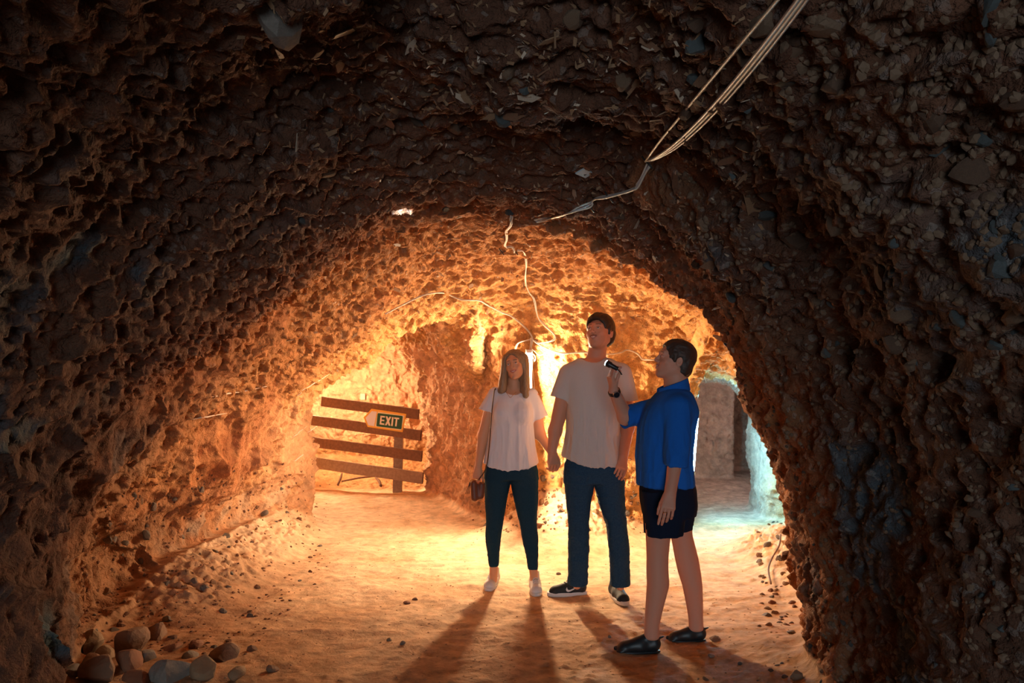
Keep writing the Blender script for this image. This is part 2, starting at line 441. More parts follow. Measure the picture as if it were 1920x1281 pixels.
# ------------------------------------------------------------------ rays onto the finished rock
from mathutils.bvhtree import BVHTree
_tri = np.concatenate([CQ[:, [0, 1, 2]], CQ[:, [0, 2, 3]]])
ROCK = BVHTree.FromPolygons(CV.tolist(), CQ.tolist(), all_triangles=False)
CAMP = Vector((0, 0, CAMZ))
def hit(px, py, back=0.0):
    """the rock seen at a pixel: point (moved off the rock by back), surface normal, distance"""
    d = (Vector(P(px, py, 5.0)) - CAMP).normalized()
    p, n, i, dist = ROCK.ray_cast(CAMP, d)
    if p is None: return None
    if n.dot(d) > 0: n = -n
    return p + n * back, n, dist
def near(p):
    q, n, i, dist = ROCK.find_nearest(Vector(p)); return q, n

# ------------------------------------------------------------------ people: distance fields on a local grid
class Grid:
    def __init__(g, lo, hi, h):
        g.h = h; g.lo = np.array(lo, float)
        g.ax = [np.arange(lo[i], hi[i], h, dtype=np.float32) for i in range(3)]
        g.F = np.full([len(a) for a in g.ax], 0.3, np.float32)
    def box(g, lo, hi, m):
        sl = []
        for i in range(3):
            a = int(max(0, (lo[i] - m - g.lo[i]) / g.h)); b = int(max(0, min(len(g.ax[i]), (hi[i] + m - g.lo[i]) / g.h + 2)))
            sl.append(slice(a, b))
        return tuple(sl)
    def xyz(g, sl):
        return g.ax[0][sl[0]][:, None, None], g.ax[1][sl[1]][None, :, None], g.ax[2][sl[2]][None, None, :]
    def put(g, prim, k=0.02, off=0.0, cut=False):
        lo, hi, fn = prim
        sl = g.box(lo, hi, k + off + 3 * g.h)
        if any(s.stop <= s.start for s in sl): return
        d = fn(*g.xyz(sl)) - off
        g.F[sl] = smax(g.F[sl], -d, k) if cut else smin(g.F[sl], d, k)
    def clip(g, fn, k=0.004):
        """keep only where fn < 0"""
        g.F = smax(g.F, fn(*g.xyz((slice(None),) * 3)), k)
    def mesh(g):
        F = g.F
        F[0] = F[-1] = 0.1; F[:, 0] = F[:, -1] = 0.1; F[:, :, 0] = F[:, :, -1] = 0.1
        V, Q = surface_nets(F, g.lo, g.h)
        return V, Q

def A(v): return np.asarray(v, float)
def rc(a, b, ra, rb, flat=None):
    """tapered rounded limb; flat = (direction, factor) squashes it"""
    a = A(a); b = A(b); r = max(ra, rb) * (max(1, flat[1]) if flat else 1)
    def fn(x, y, z):
        p = [x - a[0], y - a[1], z - a[2]]; ba = b - a; s = 1.0
        if flat:
            n = A(flat[0]); n = n / np.linalg.norm(n); f = flat[1]
            dn = p[0] * n[0] + p[1] * n[1] + p[2] * n[2]
            p = [p[i] + dn * n[i] * (1 / f - 1) for i in range(3)]
            ba = ba + n * ba.dot(n) * (1 / f - 1); s = min(1, f)
        t = np.clip((p[0] * ba[0] + p[1] * ba[1] + p[2] * ba[2]) / max(ba.dot(ba), 1e-9), 0, 1)
        return (np.sqrt(sum((p[i] - t * ba[i]) ** 2 for i in range(3))) - (ra + (rb - ra) * t)) * s
    return np.minimum(a, b) - r, np.maximum(a, b) + r, fn
def ell(c, r, M=None):
    c = A(c); r = A(r); M = np.eye(3) if M is None else M
    def fn(x, y, z):
        p = [x - c[0], y - c[1], z - c[2]]
        q = [(p[0] * M[0, i] + p[1] * M[1, i] + p[2] * M[2, i]) for i in range(3)]
        k0 = np.sqrt(sum((q[i] / r[i]) ** 2 for i in range(3))); k1 = np.sqrt(sum((q[i] / r[i] ** 2) ** 2 for i in range(3))) + 1e-6
        return k0 * (k0 - 1) / k1
    return c - r.max(), c + r.max(), fn
def rbox(c, r, M, rad):
    c = A(c); r = A(r)
    def fn(x, y, z):
        p = [x - c[0], y - c[1], z - c[2]]
        q = [np.abs(p[0] * M[0, i] + p[1] * M[1, i] + p[2] * M[2, i]) - r[i] + rad for i in range(3)]
        return np.sqrt(sum(np.maximum(v, 0) ** 2 for v in q)) + np.minimum(np.maximum(np.maximum(q[0], q[1]), q[2]), 0) - rad
    m = np.linalg.norm(r)
    return c - m, c + m, fn
def loft(T, n=2.3, cap=0.02):
    """T rows (z, cx, cy, rx, ry): an upright trunk or leg with elliptical sections"""
    T = A(sorted([tuple(t) for t in T])); zs = T[:, 0]
    lo = A((min(T[:, 1] - T[:, 3]), min(T[:, 2] - T[:, 4]), zs[0])); hi = A((max(T[:, 1] + T[:, 3]), max(T[:, 2] + T[:, 4]), zs[-1]))
    def sm(z, c):
        # smooth interpolation through the sections
        zz = np.linspace(zs[0], zs[-1], 160); v = np.interp(zz, zs, T[:, c]); k = np.hanning(15); k /= k.sum()
        v = np.convolve(np.pad(v, 7, mode='edge'), k, 'valid')
        return np.interp(z, zz, v)
    def fn(x, y, z):
        zf = z.ravel()
        cx, cy, rx, ry = [sm(zf, c).reshape(z.shape).astype(np.float32) for c in (1, 2, 3, 4)]
        f = ((np.abs(x - cx) / rx) ** n + (np.abs(y - cy) / ry) ** n) ** (1 / n)
        d = (f - 1) * np.minimum(rx, ry)
        return smax(smax(d, z - zs[-1], cap), zs[0] - z, cap)
    return lo, hi, fn
def cutp(prim, pt, nrm):
    """the primitive, cut off beyond a plane"""
    lo, hi, f = prim; pt = A(pt); n = A(nrm) / np.linalg.norm(nrm)
    return lo, hi, lambda x, y, z: np.maximum(f(x, y, z), (x - pt[0]) * n[0] + (y - pt[1]) * n[1] + (z - pt[2]) * n[2])
def sec(py, xl, xr, Y, ry, dy=0.0):
    a = P(xl, py, Y + dy); b = P(xr, py, Y + dy)
    return (a[2], (a[0] + b[0]) / 2, Y + dy, (b[0] - a[0]) / 2, ry)

def frame(fwd, up, roll=0.0):
    f = A(fwd); f = f / np.linalg.norm(f); u = A(up); u = u - f * u.dot(f); u /= np.linalg.norm(u)
    x = np.cross(f, u)
    if roll:
        c, s = math.cos(roll), math.sin(roll); x, u = x * c + u * s, u * c - x * s
    return np.stack([x, f, u], 1)        # columns: lateral, forward, up

def head(g, c, M, s=1.0, male=True):
    c = A(c); W = lambda p: c + M @ (A(p) * s)
    E = lambda p, r, k=0.02, cut=False: g.put(ell(W(p), A(r) * s, M), k * s, cut=cut)
    C = lambda a, b, ra, rb, k=0.015, cut=False: g.put(rc(W(a), W(b), ra * s, rb * s), k * s, cut=cut)
    j = 1.0 if male else 0.90
    E((0, -.016, .030), (.074, .094, .084)); E((0, .026, -.018), (.060 * j + .002, .060, .076), .03)
    E((0, .015, -.058), (.053 * j, .058, .044), .03)
    for q in (-1, 1):
        C((q * .052 * j, -.005, -.05), (q * .014, .060, -.097), .017, .013 * j + .002, .03)
        E((q * .042 * j, .053, -.024), (.022, .020, .018), .02)
    E((0, .066, -.095), (.019 * j, .015, .014), .018)
    E((0, .0595, -.055), (.036 * j, .027, .026), .018)
    C((-.034, .074, .026), (.034, .074, .026), .013, .013, .02)
    for q in (-1, 1): E((q * .031, .095, .004), (.018, .0155, .0115), .010, True)
    for q in (-1, 1): E((q * .031, .0775, .0035), (.0150, .0135, .0122), .003)
    for q in (-1, 1): E((q * .031, .0970, .0013), (.0128, .0130, .0040), .0015, True)
    C((0, .086, .012), (0, .104, -.024), .0070, .0095, .010)
    for q in (-1, 1): E((q * .0105, .096, -.029), (.0080, .010, .0075), .006)
    # smiling mouth: lips round an open slit
    for q in (-1, 1):
        C((q * .0265, .0800, -.0490), (0, .0925, -.0530), .0034, .0042, .003)
        C((q * .0265, .0800, -.0500), (0, .0910, -.0680), .0034, .0048, .003)
    for q in (-1, 1): C((q * .0215, .0895, -.0525), (0, .0990, -.0605), .0046, .0068, .0015, True)
    for q in (-1, 1): C((q * .036, .070, -.032), (q * .033, .066, -.055), .008, .005, .010)
    for q in (-1, 1):
        E((q * .076, -.014, -.004), (.009, .019, .031), .008); E((q * .083, -.010, .0), (.006, .011, .019), .004, True)

def head_colours(V, c, M, s, skin, lips, brow, stubble=None, tash=None):
    q = (V - A(c)) @ M / s
    C = np.tile(A(skin), (len(V), 1))
    X, Y, Z = np.abs(q[:, 0]), q[:, 1], q[:, 2]
    hd = (Y > .04) & (np.abs(Z) < .13) & (X < .09)
    def mk(m, col, w=1.0):
        m = (m * w)[:, None]; C[:] = C * (1 - m) + A(col) * m
    sf = lambda v, w_=.003: sstep(w_, -w_, v)
    mk(hd * sf(np.abs(Z + .0605 - .38 * X) - (.0120 - .28 * X)) * sf(X - .028) * (Y > .070), lips, .9)
    mk(hd * sf(np.abs(Z - .0285 + .3 * np.maximum(X - .035, 0)) - .0035, .0025) * sf(.013 - X) * sf(X - .046), brow, .75)
    mk(hd * sf(np.abs(Z - .0100 + 14 * (X - .031) ** 2) - .0012, .0018) * sf(np.abs(X - .031) - .014), brow, .7)   # lashes
    mk(hd & (X > .033) & (Z < -.02) & (Z > -.045) & (Y > .05), (skin[0], skin[1] * .85, skin[2] * .82), .3)
    if stubble is not None: mk(hd * sf(Z + .040, .012), stubble, .22)
    if tash is not None: mk(hd * sf(np.abs(Z + .0430 + .25 * X) - .004) * sf(X - .024) * (Y > .076), tash, .65)
    return C

def uv_sphere(name, c, r, M, cols, seg=14, ring=9):
    """eyeball: cols(theta from the forward axis)"""
    V = []; K = []
    for i in range(ring + 1):
        th = math.pi * i / ring
        for k in range(seg):
            ph = 2 * math.pi * k / seg
            V.append((math.sin(th) * math.cos(ph), math.cos(th), math.sin(th) * math.sin(ph))); K.append(cols(th))
    F = [[i * seg + k, i * seg + (k + 1) % seg, (i + 1) * seg + (k + 1) % seg, (i + 1) * seg + k] for i in range(ring) for k in range(seg)]
    V = A(c) + (A(V) * r) @ M.T
    return mesh_np(name, V, np.array(F), True, A(K))

def face_bits(body, c, M, s, look=(0, 0)):
    c = A(c)
    def ec(th): return (.015, .010, .008) if th < .40 else (.10, .055, .03) if th < .62 else (.78, .74, .70)
    for q in (-1, 1):
        f = frame(M @ A((look[0], 1, look[1])), M[:, 2])
        link('eye', uv_sphere('eye', c + M @ (A((q * .031, .0785, .0030)) * s), .0112 * s, f, ec, 16, 15), body, MT['eye'])
    V = []; F = []
    n = 9
    for i in range(n):
        t = -1 + 2 * i / (n - 1); xx = .0190 * t; zz = -.0590 + .0065 * t * t; yy = .0915 - .0075 * t * t
        V += [c + M @ (A((xx, yy, zz + .0048)) * s), c + M @ (A((xx, yy, zz - .0012)) * s), c + M @ (A((xx, yy - .004, zz - .0012)) * s), c + M @ (A((xx, yy - .004, zz + .0048)) * s)]
    for i in range(n - 1):
        for k in range(4): F.append([i * 4 + k, i * 4 + (k + 1) % 4, i * 4 + 4 + (k + 1) % 4, i * 4 + 4 + k])
    link('teeth', mesh_np('teeth', A(V), np.array(F)), body, MT['teeth'])

def hand(g, wr, M, s=1.0, curl=(.35, .35, .4, .45), spread=.06, thumb=(.7, .35), side=1, k=.006, wf=1.0):
    """M columns: x towards the thumb side, y out of the back of the hand, z towards the fingertips"""
    wr = A(wr); W = lambda p: wr + M @ (A(p) * s)
    g.put(rc(W((0, 0, -.02)), W((0, 0, .015)), .024 * s, .026 * s, (M[:, 1], .72)), .012)
    for xx in (-.027, -.009, .009, .026):
        g.put(rc(W((xx * .6, 0, .015)), W((xx * wf, .001, .078)), .0155 * s, .0125 * s), .010)
    g.put(rc(W((.016, -.006, .02)), W((.022, -.008, .05)), .016 * s, .013 * s), .010)
    Ls = ((.028, .046, .026, .021, .0088), (.0095, .050, .030, .022, .0090), (-.0095, .046, .028, .021, .0086), (-.028, .036, .022, .018, .0076))
    for i, (bx, l1, l2, l3, r) in enumerate(Ls):
        p = A((bx * wf, .001, .080)); a = 0.0; cu = curl[i]; sp = bx / .028 * spread
        for l, ca, r0, r1 in ((l1, .8, r, r * .93), (l2, 1.15, r * .93, r * .85), (l3, .8, r * .85, r * .72)):
            a += cu * ca
            d = A((math.sin(sp) * math.cos(a), -math.sin(a), math.cos(a) * math.cos(sp)))
            q = p + d * l
            g.put(rc(W(p), W(q), r0 * s, r1 * s), .0035)
            p = q
    # thumb leaves the side of the palm near its base
    p = A((.024, -.006, .022)); out, cl = thumb
    for n_, (l, r0, r1) in enumerate(((.042, .0130, .0108), (.033, .0108, .0098), (.026, .0098, .0080))):
        o = out - cl * .5 * n_
        d = A((math.sin(o), -math.sin(cl * (n_ + .5)) * .8, math.cos(o))); d /= np.linalg.norm(d)
        q = p + d * l; g.put(rc(W(p), W(q), r0 * s, r1 * s), .006 if n_ == 0 else .0035); p = q

def folds(V, N, amp, sc, z0=None, seed=0.0, stretch=(1, 1, .22)):
    n = fbm(V * A(stretch), sc, 3, .5, ridge=True, off=seed).astype(float)
    wgt = 1.0 if z0 is None else np.clip((z0 - V[:, 2]) / .35 + .35, .15, 1)
    return V + N * (n * amp * wgt)[:, None]

def cloth(g, name, par, m, amp=.004, sc=.09, z0=None, seed=0.0, stretch=(1, 1, .22), cols=None):
    V, Q = g.mesh(); N = vnormals(V, Q)
    V = folds(V, N, amp, sc, z0, seed, stretch)
    cc = cols(V) if cols else None
    return link(name, mesh_np(name, V, Q, True, cc), par, m)

def tube_mesh(name, pts, r, seg=8, taper=None, flat=None):
    pts = [A(p) for p in pts]; V = []; F = []
    n0 = None
    for i, p in enumerate(pts):
        t = pts[min(i + 1, len(pts) - 1)] - pts[max(i - 1, 0)]; t = t / (np.linalg.norm(t) + 1e-9)
        if n0 is None:
            n0 = np.cross(t, (0, 0, 1)) if abs(t[2]) < .9 else np.cross(t, (1, 0, 0))
        n0 = n0 - t * n0.dot(t); n0 /= np.linalg.norm(n0); b = np.cross(t, n0)
        rr = r if taper is None else r * np.interp(i / (len(pts) - 1), taper[0], taper[1])
        for k in range(seg):
            an = 2 * math.pi * k / seg
            V.append(p + n0 * math.cos(an) * rr + b * math.sin(an) * rr * (flat or 1))
    for i in range(len(pts) - 1):
        for k in range(seg): F.append((i * seg + k, i * seg + (k + 1) % seg, (i + 1) * seg + (k + 1) % seg, (i + 1) * seg + k))
    F.append(tuple(range(seg - 1, -1, -1))); F.append(tuple(range((len(pts) - 1) * seg, len(pts) * seg)))
    return mesh_np(name, V, F)
def spline(pts, n=8):
    pts = [A(p) for p in pts]; q = [2 * pts[0] - pts[1]] + pts + [2 * pts[-1] - pts[-2]]; out = []
    for i in range(1, len(q) - 2):
        for k in range(n):
            t = k / n; p0, p1, p2, p3 = q[i - 1:i + 3]
            out.append(.5 * ((2 * p1) + (-p0 + p2) * t + (2 * p0 - 5 * p1 + 4 * p2 - p3) * t * t + (-p0 + 3 * p1 - 3 * p2 + p3) * t ** 3))
    return out + [pts[-1]]
def merge(name, meshes):
    V = []; F = []; o = 0
    for me in meshes:
        V += [tuple(v.co) for v in me.vertices]; F += [[o + i for i in p.vertices] for p in me.polygons]; o += len(me.vertices)
        bpy.data.meshes.remove(me)
    return mesh_np(name, V, F)
def slab(name, outline, M, c, th):
    """extruded flat outline; M columns: x, y of the outline, normal"""
    n = len(outline)
    V = [A(c) + M @ A((p[0], p[1], h)) for h in (0, th) for p in outline]
    F = [tuple(range(n - 1, -1, -1)), tuple(range(n, 2 * n))] + [(i, (i + 1) % n, n + (i + 1) % n, n + i) for i in range(n)]
    return mesh_np(name, V, F, False)

MT = dict(
    skin=mat('skin', attr='col', rough=.55, spec=.35, sub=.12, bump=(160, .25, .001)),
    eye=mat('eye', attr='col', rough=.15, spec=.6), teeth=mat('teeth', (.85, .80, .70), .3),
    blonde=mat('blonde_hair', (.46, .30, .17), .45, noise=(160, .8, (.17, .095, .045)), bump=(260, .6, .003), strand=(1, 1, .04)),
    brown=mat('brown_hair', (.045, .022, .012), .5, noise=(70, .7, (.02, .011, .007)), bump=(260, .6, .002)),
    darkhair=mat('dark_greying_hair', (.030, .017, .012), .55, noise=(70, .5, (.07, .045, .035)), bump=(260, .6, .002)),
    white_shirt=mat('white_cotton', (.80, .74, .75), .95, spec=.1, bump=(420, .25, .0008)),
    grey_shirt=mat('pale_grey_cotton', (.60, .55, .51), .95, spec=.1, noise=(300, .25, (.46, .42, .39)), bump=(420, .25, .0008)),
    jeans=mat('dark_denim', (.012, .036, .060), .95, spec=.1, noise=(150, .6, (.022, .058, .09)), bump=(500, .3, .0006)),
    denim=mat('blue_denim', (.015, .045, .09), .95, spec=.1, noise=(120, .6, (.04, .085, .14)), bump=(500, .3, .0006)),
    blue=mat('blue_linen', (.010, .11, .50), .95, spec=.1, noise=(260, .4, (.03, .18, .58)), bump=(420, .3, .0008)),
    navy=mat('navy_cotton', (.010, .016, .035), .95, spec=.1, bump=(420, .3, .0006)),
    white_leather=mat('white_leather', (.78, .74, .72), .5, bump=(90, .3, .001)),
    black_suede=mat('black_suede', (.014, .018, .022), .7, bump=(300, .3, .001)),
    black_rubber=mat('black_rubber', (.012, .016, .020), .45, bump=(120, .3, .001)),
    white_rubber=mat('white_rubber', (.75, .70, .68), .5),
    brown_leather=mat('brown_leather', (.16, .045, .02), .5, bump=(80, .3, .001)),
    dark_leather=mat('dark_brown_leather', (.05, .018, .010), .5),
    white=mat('white_print', (.85, .82, .80), .5), gold=mat('gold', (.8, .5, .2), .25, 1.0),
    steel=mat('steel', (.5, .5, .5), .3, 1.0), black=mat('black_plastic', (.012, .012, .014), .4),
)

def shoe(par, heel, toe, kind, name='shoe', label=None, flip=1):
    """heel and toe are points on the ground"""
    heel = A(heel); toe = A(toe); L = np.linalg.norm(toe - heel); f = (toe - heel) / L
    M = frame(f, (0, 0, 1)); W = lambda p: heel + M @ (A((p[1] * flip, p[0], p[2])) * L / .28)   # p = (along, side, up)
    s = L / .28
    if kind == 'barefoot': wide, top, st = .040, .078, .012
    else: wide, top, st = .043, .085, .026
    lo = np.minimum(heel, toe) - .09; hi = np.maximum(heel, toe) + .09; hi[2] = max(heel[2], toe[2]) + .16; lo[2] = min(heel[2], toe[2]) - .02
    g = Grid(lo, hi, .0035)
    th = 1.0
    g.put(rc(W((.045, 0, .045)), W((.13, .002, .042)), .037 * s, .036 * s), .02)
    g.put(rc(W((.13, .002, .042)), W((.225, .004, .034)), .038 * s, .032 * s, (M[:, 0], 1.12)), .02)
    g.put(rc(W((.222, .005, .026)), W((.240, .006, .022)), .029 * s, .025 * s, (M[:, 0], 1.35)), .02)
    up_ = dict(barefoot=.012, white=.016, black=.006)[kind]
    g.put(rc(W((.040, 0, .06)), W((.060, 0, top + .012 + up_)), .034 * s, .034 * s), .015)
    g.put(rc(W((.085, 0, .074 + up_)), W((.215, .002, .034)), .030 * s, .025 * s), .02)
    g.put(rc(W((.055, 0, .115 + up_)), W((.035, 0, .17)), .029 * s, .042 * s), .006, cut=True)
    if kind == 'barefoot':
        for t_ in (-.028, -.012, .004):     # toes
            g.put(rc(W((.235, t_, .02)), W((.262 - abs(t_) * .4, t_, .016)), .0105 * s, .0095 * s), .004)
        g.put(rc(W((.22, .026, .024)), W((.268, .026, .020)), .017 * s, .015 * s), .004)
        g.put(rc(W((.012, 0, .085)), W((-.012, 0, .092)), .008 * s, .005 * s), .006)
    zc = lambda x, y, z: (heel[2] + st * s * .8 + (toe[2] - heel[2]) * (((x - heel[0]) * f[0] + (y - heel[1]) * f[1]) / L)) - z
    g.clip(zc, .004)
    up = {'white': MT['white_leather'], 'black': MT['black_suede'], 'barefoot': MT['black_rubber']}[kind]
    V, Q = g.mesh()
    o = link(name, mesh_np(name, V, Q), par, up)
    if label: o['label'] = label
    # sole
    n = 36; top_ = []; 
    for i in range(n):
        a = 2 * math.pi * i / n; ca, sa = math.cos(a), math.sin(a)
        al = .14 + .14 * (abs(ca) ** .8) * (1 if ca > 0 else -1)
        al = al if kind != 'barefoot' else .006 + al * .95
        wd = (.80 if kind == 'barefoot' else 1) * (.036 + .010 * sstep(.08, .2, al)) * (abs(sa) ** .75) * (1 if sa > 0 else -1) + .004 * sstep(.1, .25, al)
        top_.append((al, wd))
    V = []; rows = ((0.0, .95), (.004, 1.0), (st * .9, 1.0), (st, .985))
    for h, sc_ in rows: V += [W(((a_ - .14) * sc_ + .14, w_ * sc_, h)) for a_, w_ in top_]
    F = [(r * n + i, r * n + (i + 1) % n, (r + 1) * n + (i + 1) % n, (r + 1) * n + i) for r in range(3) for i in range(n)]
    F += [tuple(range(n - 1, -1, -1)), tuple(range(3 * n, 4 * n))]
    if flip * 1 < 0: pass
    link('sole', mesh_np('sole', V, F), o, MT['black_rubber'] if kind == 'barefoot' else MT['white_rubber'])
    if kind != 'barefoot':
        ls = []
        for i in range(5):
            a0 = .115 + i * .018; zt = .100 + up_ - i * .0095
            ls.append(tube_mesh('l', spline([W((a0, -.024, zt - .014)), W((a0 + .004, -.01, zt + .002)), W((a0 + .006, .01, zt + .002)), W((a0 + .010, .024, zt - .014))], 3), .0026, 5))
        ls.append(tube_mesh('l', spline([W((.112, 0, .106)), W((.10, -.025, .11)), W((.12, -.03, .085)), W((.13, -.038, .07))], 4), .002, 5))
        link('laces', merge('laces', ls), o, MT['white_leather'] if kind == 'white' else MT['black'])
    return o, W, M, s
# ------------------------------------------------------------------ the woman in the white t-shirt
def ground(px, py):
    Y = 5.0
    for _ in range(30):
        p = P(px, py, Y); Y *= CAMZ / max(1e-3, (CAMZ - p[2]))
    return P(px, py, Y)
HB = 0.0033
def build_woman():
    Y = 5.6
    t = empty('person', (P(960, 880, Y)[0], Y, 0), 'person in a white t-shirt and dark skinny jeans, blonde shoulder-length hair, holding hands', 'person', 'visitors standing in the mine')
    g = Grid((-.38, 5.28, .0), (.36, 5.86, 1.74), HB)
    torso = [(loft([sec(731, 944, 986, Y, .05), sec(736, 932, 996, Y, .07), sec(748, 925, 1001, Y, .095), sec(775, 921, 1001, Y, .115), sec(800, 919, 1001, Y, .108),
                    sec(830, 914, 1004, Y, .110), sec(868, 907, 1009, Y, .130), sec(900, 905, 1011, Y, .132)], 2.3, .02), .03),
             (ell(P(943, 775, Y - .085), (.055, .05, .055)), .05), (ell(P(980, 775, Y - .085), (.055, .05, .055)), .05)]
    legL = loft([sec(868, 914, 965, Y, .095), sec(900, 909, 958, Y, .105), sec(934, 909, 951, Y, .085), sec(976, 912, 944, Y - .01, .066), sec(1008, 910, 939, Y, .062), sec(1040, 914, 936, Y + .005, .046), sec(1064, 917, 935, Y, .040)])
    legR = loft([sec(868, 953, 1003, Y, .095), sec(900, 957, 1009, Y, .105), sec(934, 963, 1009, Y - .01, .085), sec(980, 974, 1006, Y - .03, .066), sec(1010, 979, 1009, Y - .04, .062), sec(1045, 987, 1009, Y - .05, .046), sec(1072, 991, 1008, Y - .06, .040)])
    for p, k in torso: g.put(cutp(p, P(960, 858, Y), (0, 0, -1)), k, -.014)
    for p in (legL, legR): g.put(p, .03, -.012)
    g.put(rc(P(926, 1058, Y), P(925, 1088, Y + .01), .030, .026), .01); g.put(rc(P(1000, 1066, Y - .06), P(1002, 1096, Y - .05), .030, .026), .01)
    hc = P(966, 685, Y - .03); M = frame((-.30, -1, .10), (0, 0, 1), -math.radians(11))
    hs = .90
    g.put(rc(P(965, 706, Y + .0), P(964, 745, Y + .01), .046, .052), .02); g.put(rc(P(940, 736, Y), P(990, 737, Y), .035, .035), .03)
    head(g, hc, M, hs, False)
    # arms
    e1, w1 = P(906, 818, Y + .02), P(897, 874, Y - .03)
    g.put(rc(P(926, 742, Y), e1, .046, .038), .025); g.put(rc(e1, w1, .038, .0235), .02)
    e2, w2 = P(1012, 814, Y), P(1033, 848, Y - .12)
    g.put(rc(P(999, 744, Y), e2, .046, .038), .025); g.put(rc(e2, w2, .038, .0235), .02)
    d1 = w1 - e1; d1 = d1 / np.linalg.norm(d1)
    # hanging hand seen from its back, thumb towards the body side
    h1 = np.stack([np.cross(A((-.35, -.95, 0)), d1), A((-.35, -.95, 0)), d1], 1); h1[:, 1] = np.cross(h1[:, 2], h1[:, 0]); h1 /= np.linalg.norm(h1, axis=0)
    hand(g, w1 + d1 * .012, h1, .88, curl=(.22, .30, .34, .40), thumb=(.35, .3), wf=.9)
    z2 = A((.12, .10, -1)); z2 /= np.linalg.norm(z2); y2 = A((-.5, .85, 0)); x2 = np.cross(y2, z2); x2 /= np.linalg.norm(x2); y2 = np.cross(z2, x2)
    hand(g, w2 + z2 * .01, np.stack([x2, y2, z2], 1), .88, curl=(.75, .8, .85, .9), thumb=(.5, .5))
    V, Q = g.mesh()
    cols = head_colours(V, hc, M, hs, (.74, .36, .20), (.55, .16, .13), (.16, .09, .05))
    body = link('body', mesh_np('body', V, Q, True, cols), t, MT['skin'])
    face_bits(body, hc, M, hs, (-.15, .12))
    # t-shirt
    g = Grid((-.34, 5.38, .75), (.30, 5.80, 1.50), .0045)
    for p, k in torso: g.put(p, k)
    g.put(cutp(rc(P(929, 739, Y), P(905, 785, Y), .050, .060), P(911, 770, Y), (-.25, 0, -1)), .02); g.put(cutp(rc(P(996, 741, Y), P(1018, 800, Y), .050, .062), P(1013, 784, Y), (.38, 0, -1)), .02)
    zh = P(960, 879, Y)[2]; xm = P(958, 879, Y)[0]
    g.clip(lambda x, y, z: zh + 1.15 * (x - xm) ** 2 - z + 0 * y)
    inner = Grid((-.34, 5.38, .75), (.30, 5.80, 1.50), .0045)
    for p, k in torso: inner.put(p, k, -.010)
    inner.put(rc(P(929, 739, Y), P(897, 800, Y), .042, .056), .02); inner.put(rc(P(996, 741, Y), P(1024, 816, Y), .042, .058), .02)
    inner.F = np.minimum(inner.F, rc(P(965, 700, Y - .06), P(963, 727, Y - .03), .085, .068)[2](*inner.xyz((slice(None),) * 3)))
    g.F = smax(g.F, -inner.F, .003)
    cloth(g, 't_shirt', t, MT['white_shirt'], .011, .07, P(960, 790, Y)[2] + .1, 3.0, (1, 1, .16))
    # jeans
    g = Grid((-.25, 5.40, .15), (.24, 5.76, .98), .0045)
    g.put(legL, .012); g.put(legR, .012)
    g.put(loft([sec(858, 916, 1000, Y, .105), sec(870, 912.5, 1004, Y, .112), sec(884, 909.5, 1008, Y, .12), sec(897, 909, 1009, Y, .11)], 2.3, .01), .02)
    zl, zr = P(926, 1062, Y)[2], P(1000, 1070, Y)[2]
    g.clip(lambda x, y, z: np.where(x < 0, zl, zr) - z + 0 * y)
    cloth(g, 'jeans', t, MT['jeans'], .003, .05, None, 5.0, (1, 1, 1.6))
    # hair, parted, falling to the shoulders
    g = Grid((-.16, 5.36, 1.24), (.18, 5.78, 1.74), .004)
    W = lambda p: A(hc) + M @ (A(p) * hs)
    g.put(ell(W((0, -.018, .036)), A((.088, .106, .092)) * hs, M), .02)
    g.put(ell(W((0, -.05, -.02)), A((.084, .07, .12)) * hs, M), .03)
    for a_, b_, c_ in (((939, 733), (942, 690), .022), ((944, 730), (946, 685), .020)):
        g.put(rc(P(b_[0] + 3, b_[1] - 14, Y - .03), P(*a_, Y - .045), .012, .021, ((0, 1, 0), 1.5)), .03)
    g.put(rc(P(983, 667, Y - .04), P(986, 741, Y - .085), .012, .022, ((0, 1, 0), 1.4)), .03)
    g.put(rc(P(984, 690, Y - .03), P(981, 733, Y - .06), .024, .022), .02)
    g.put(rc(P(986, 670, Y + .0), P(989, 742, Y - .02), .014, .023), .03)
    g.put(rc(P(950, 690, Y + .04), P(948, 735, Y + .05), .035, .030), .03); g.put(rc(P(975, 690, Y + .06), P(974, 738, Y + .07), .045, .036), .03)
    # face opening with the parting on the wearer's left
    g.put(ell(W((.008, .092, -.018)), A((.060, .074, .102)) * hs, M), .006, cut=True)
    g.put(rc(P(957, 712, Y - .10), P(958, 745, Y - .11), .042, .036), .008, cut=True)
    g.put(ell(hc, A((.066, .085, .078)) * hs, M), .004, cut=True)
    V, Q = g.mesh(); N = vnormals(V, Q)
    q = (V - A(hc)) @ M
    an = np.stack([np.arctan2(q[:, 0] - .01, -q[:, 1] + .3) * 3, q[:, 1] * .6, q[:, 2] * .07], 1)
    V = V + N * (fbm(V * A((1, 1, .06)) + fbm(V, .2, 1)[:, None] * .004, .016, 3, .6, ridge=True) * .0026)[:, None]
    link('hair', mesh_np('hair', V, Q), t, MT['blonde'])
    # shoes
    sh = [(P(926, 1076, Y + .02), P(916, 1105, 5.52)), (P(1003, 1080, Y - .06), P(1008, 1114, 5.40))]
    for a_, b_ in sh:
        b_ = A((b_[0], b_[1], 0)); dr = A((a_[0] - b_[0], .20, 0)); dr /= np.linalg.norm(dr)
        b_[1] -= 0.0
        shoe(t, b_ + dr * .272, b_, 'white')
    # necklace
    nk = [P(949, 735, Y - .05) + A((0, -.04, 0)), P(953, 741, Y - .1), P(957, 746, Y - .115), P(962, 741, Y - .105), P(968, 735, Y - .05) + A((0, -.045, 0))]
    link('necklace', tube_mesh('necklace', spline(nk, 5), .0012, 5), t, MT['gold'])
    return t
woman = build_woman()

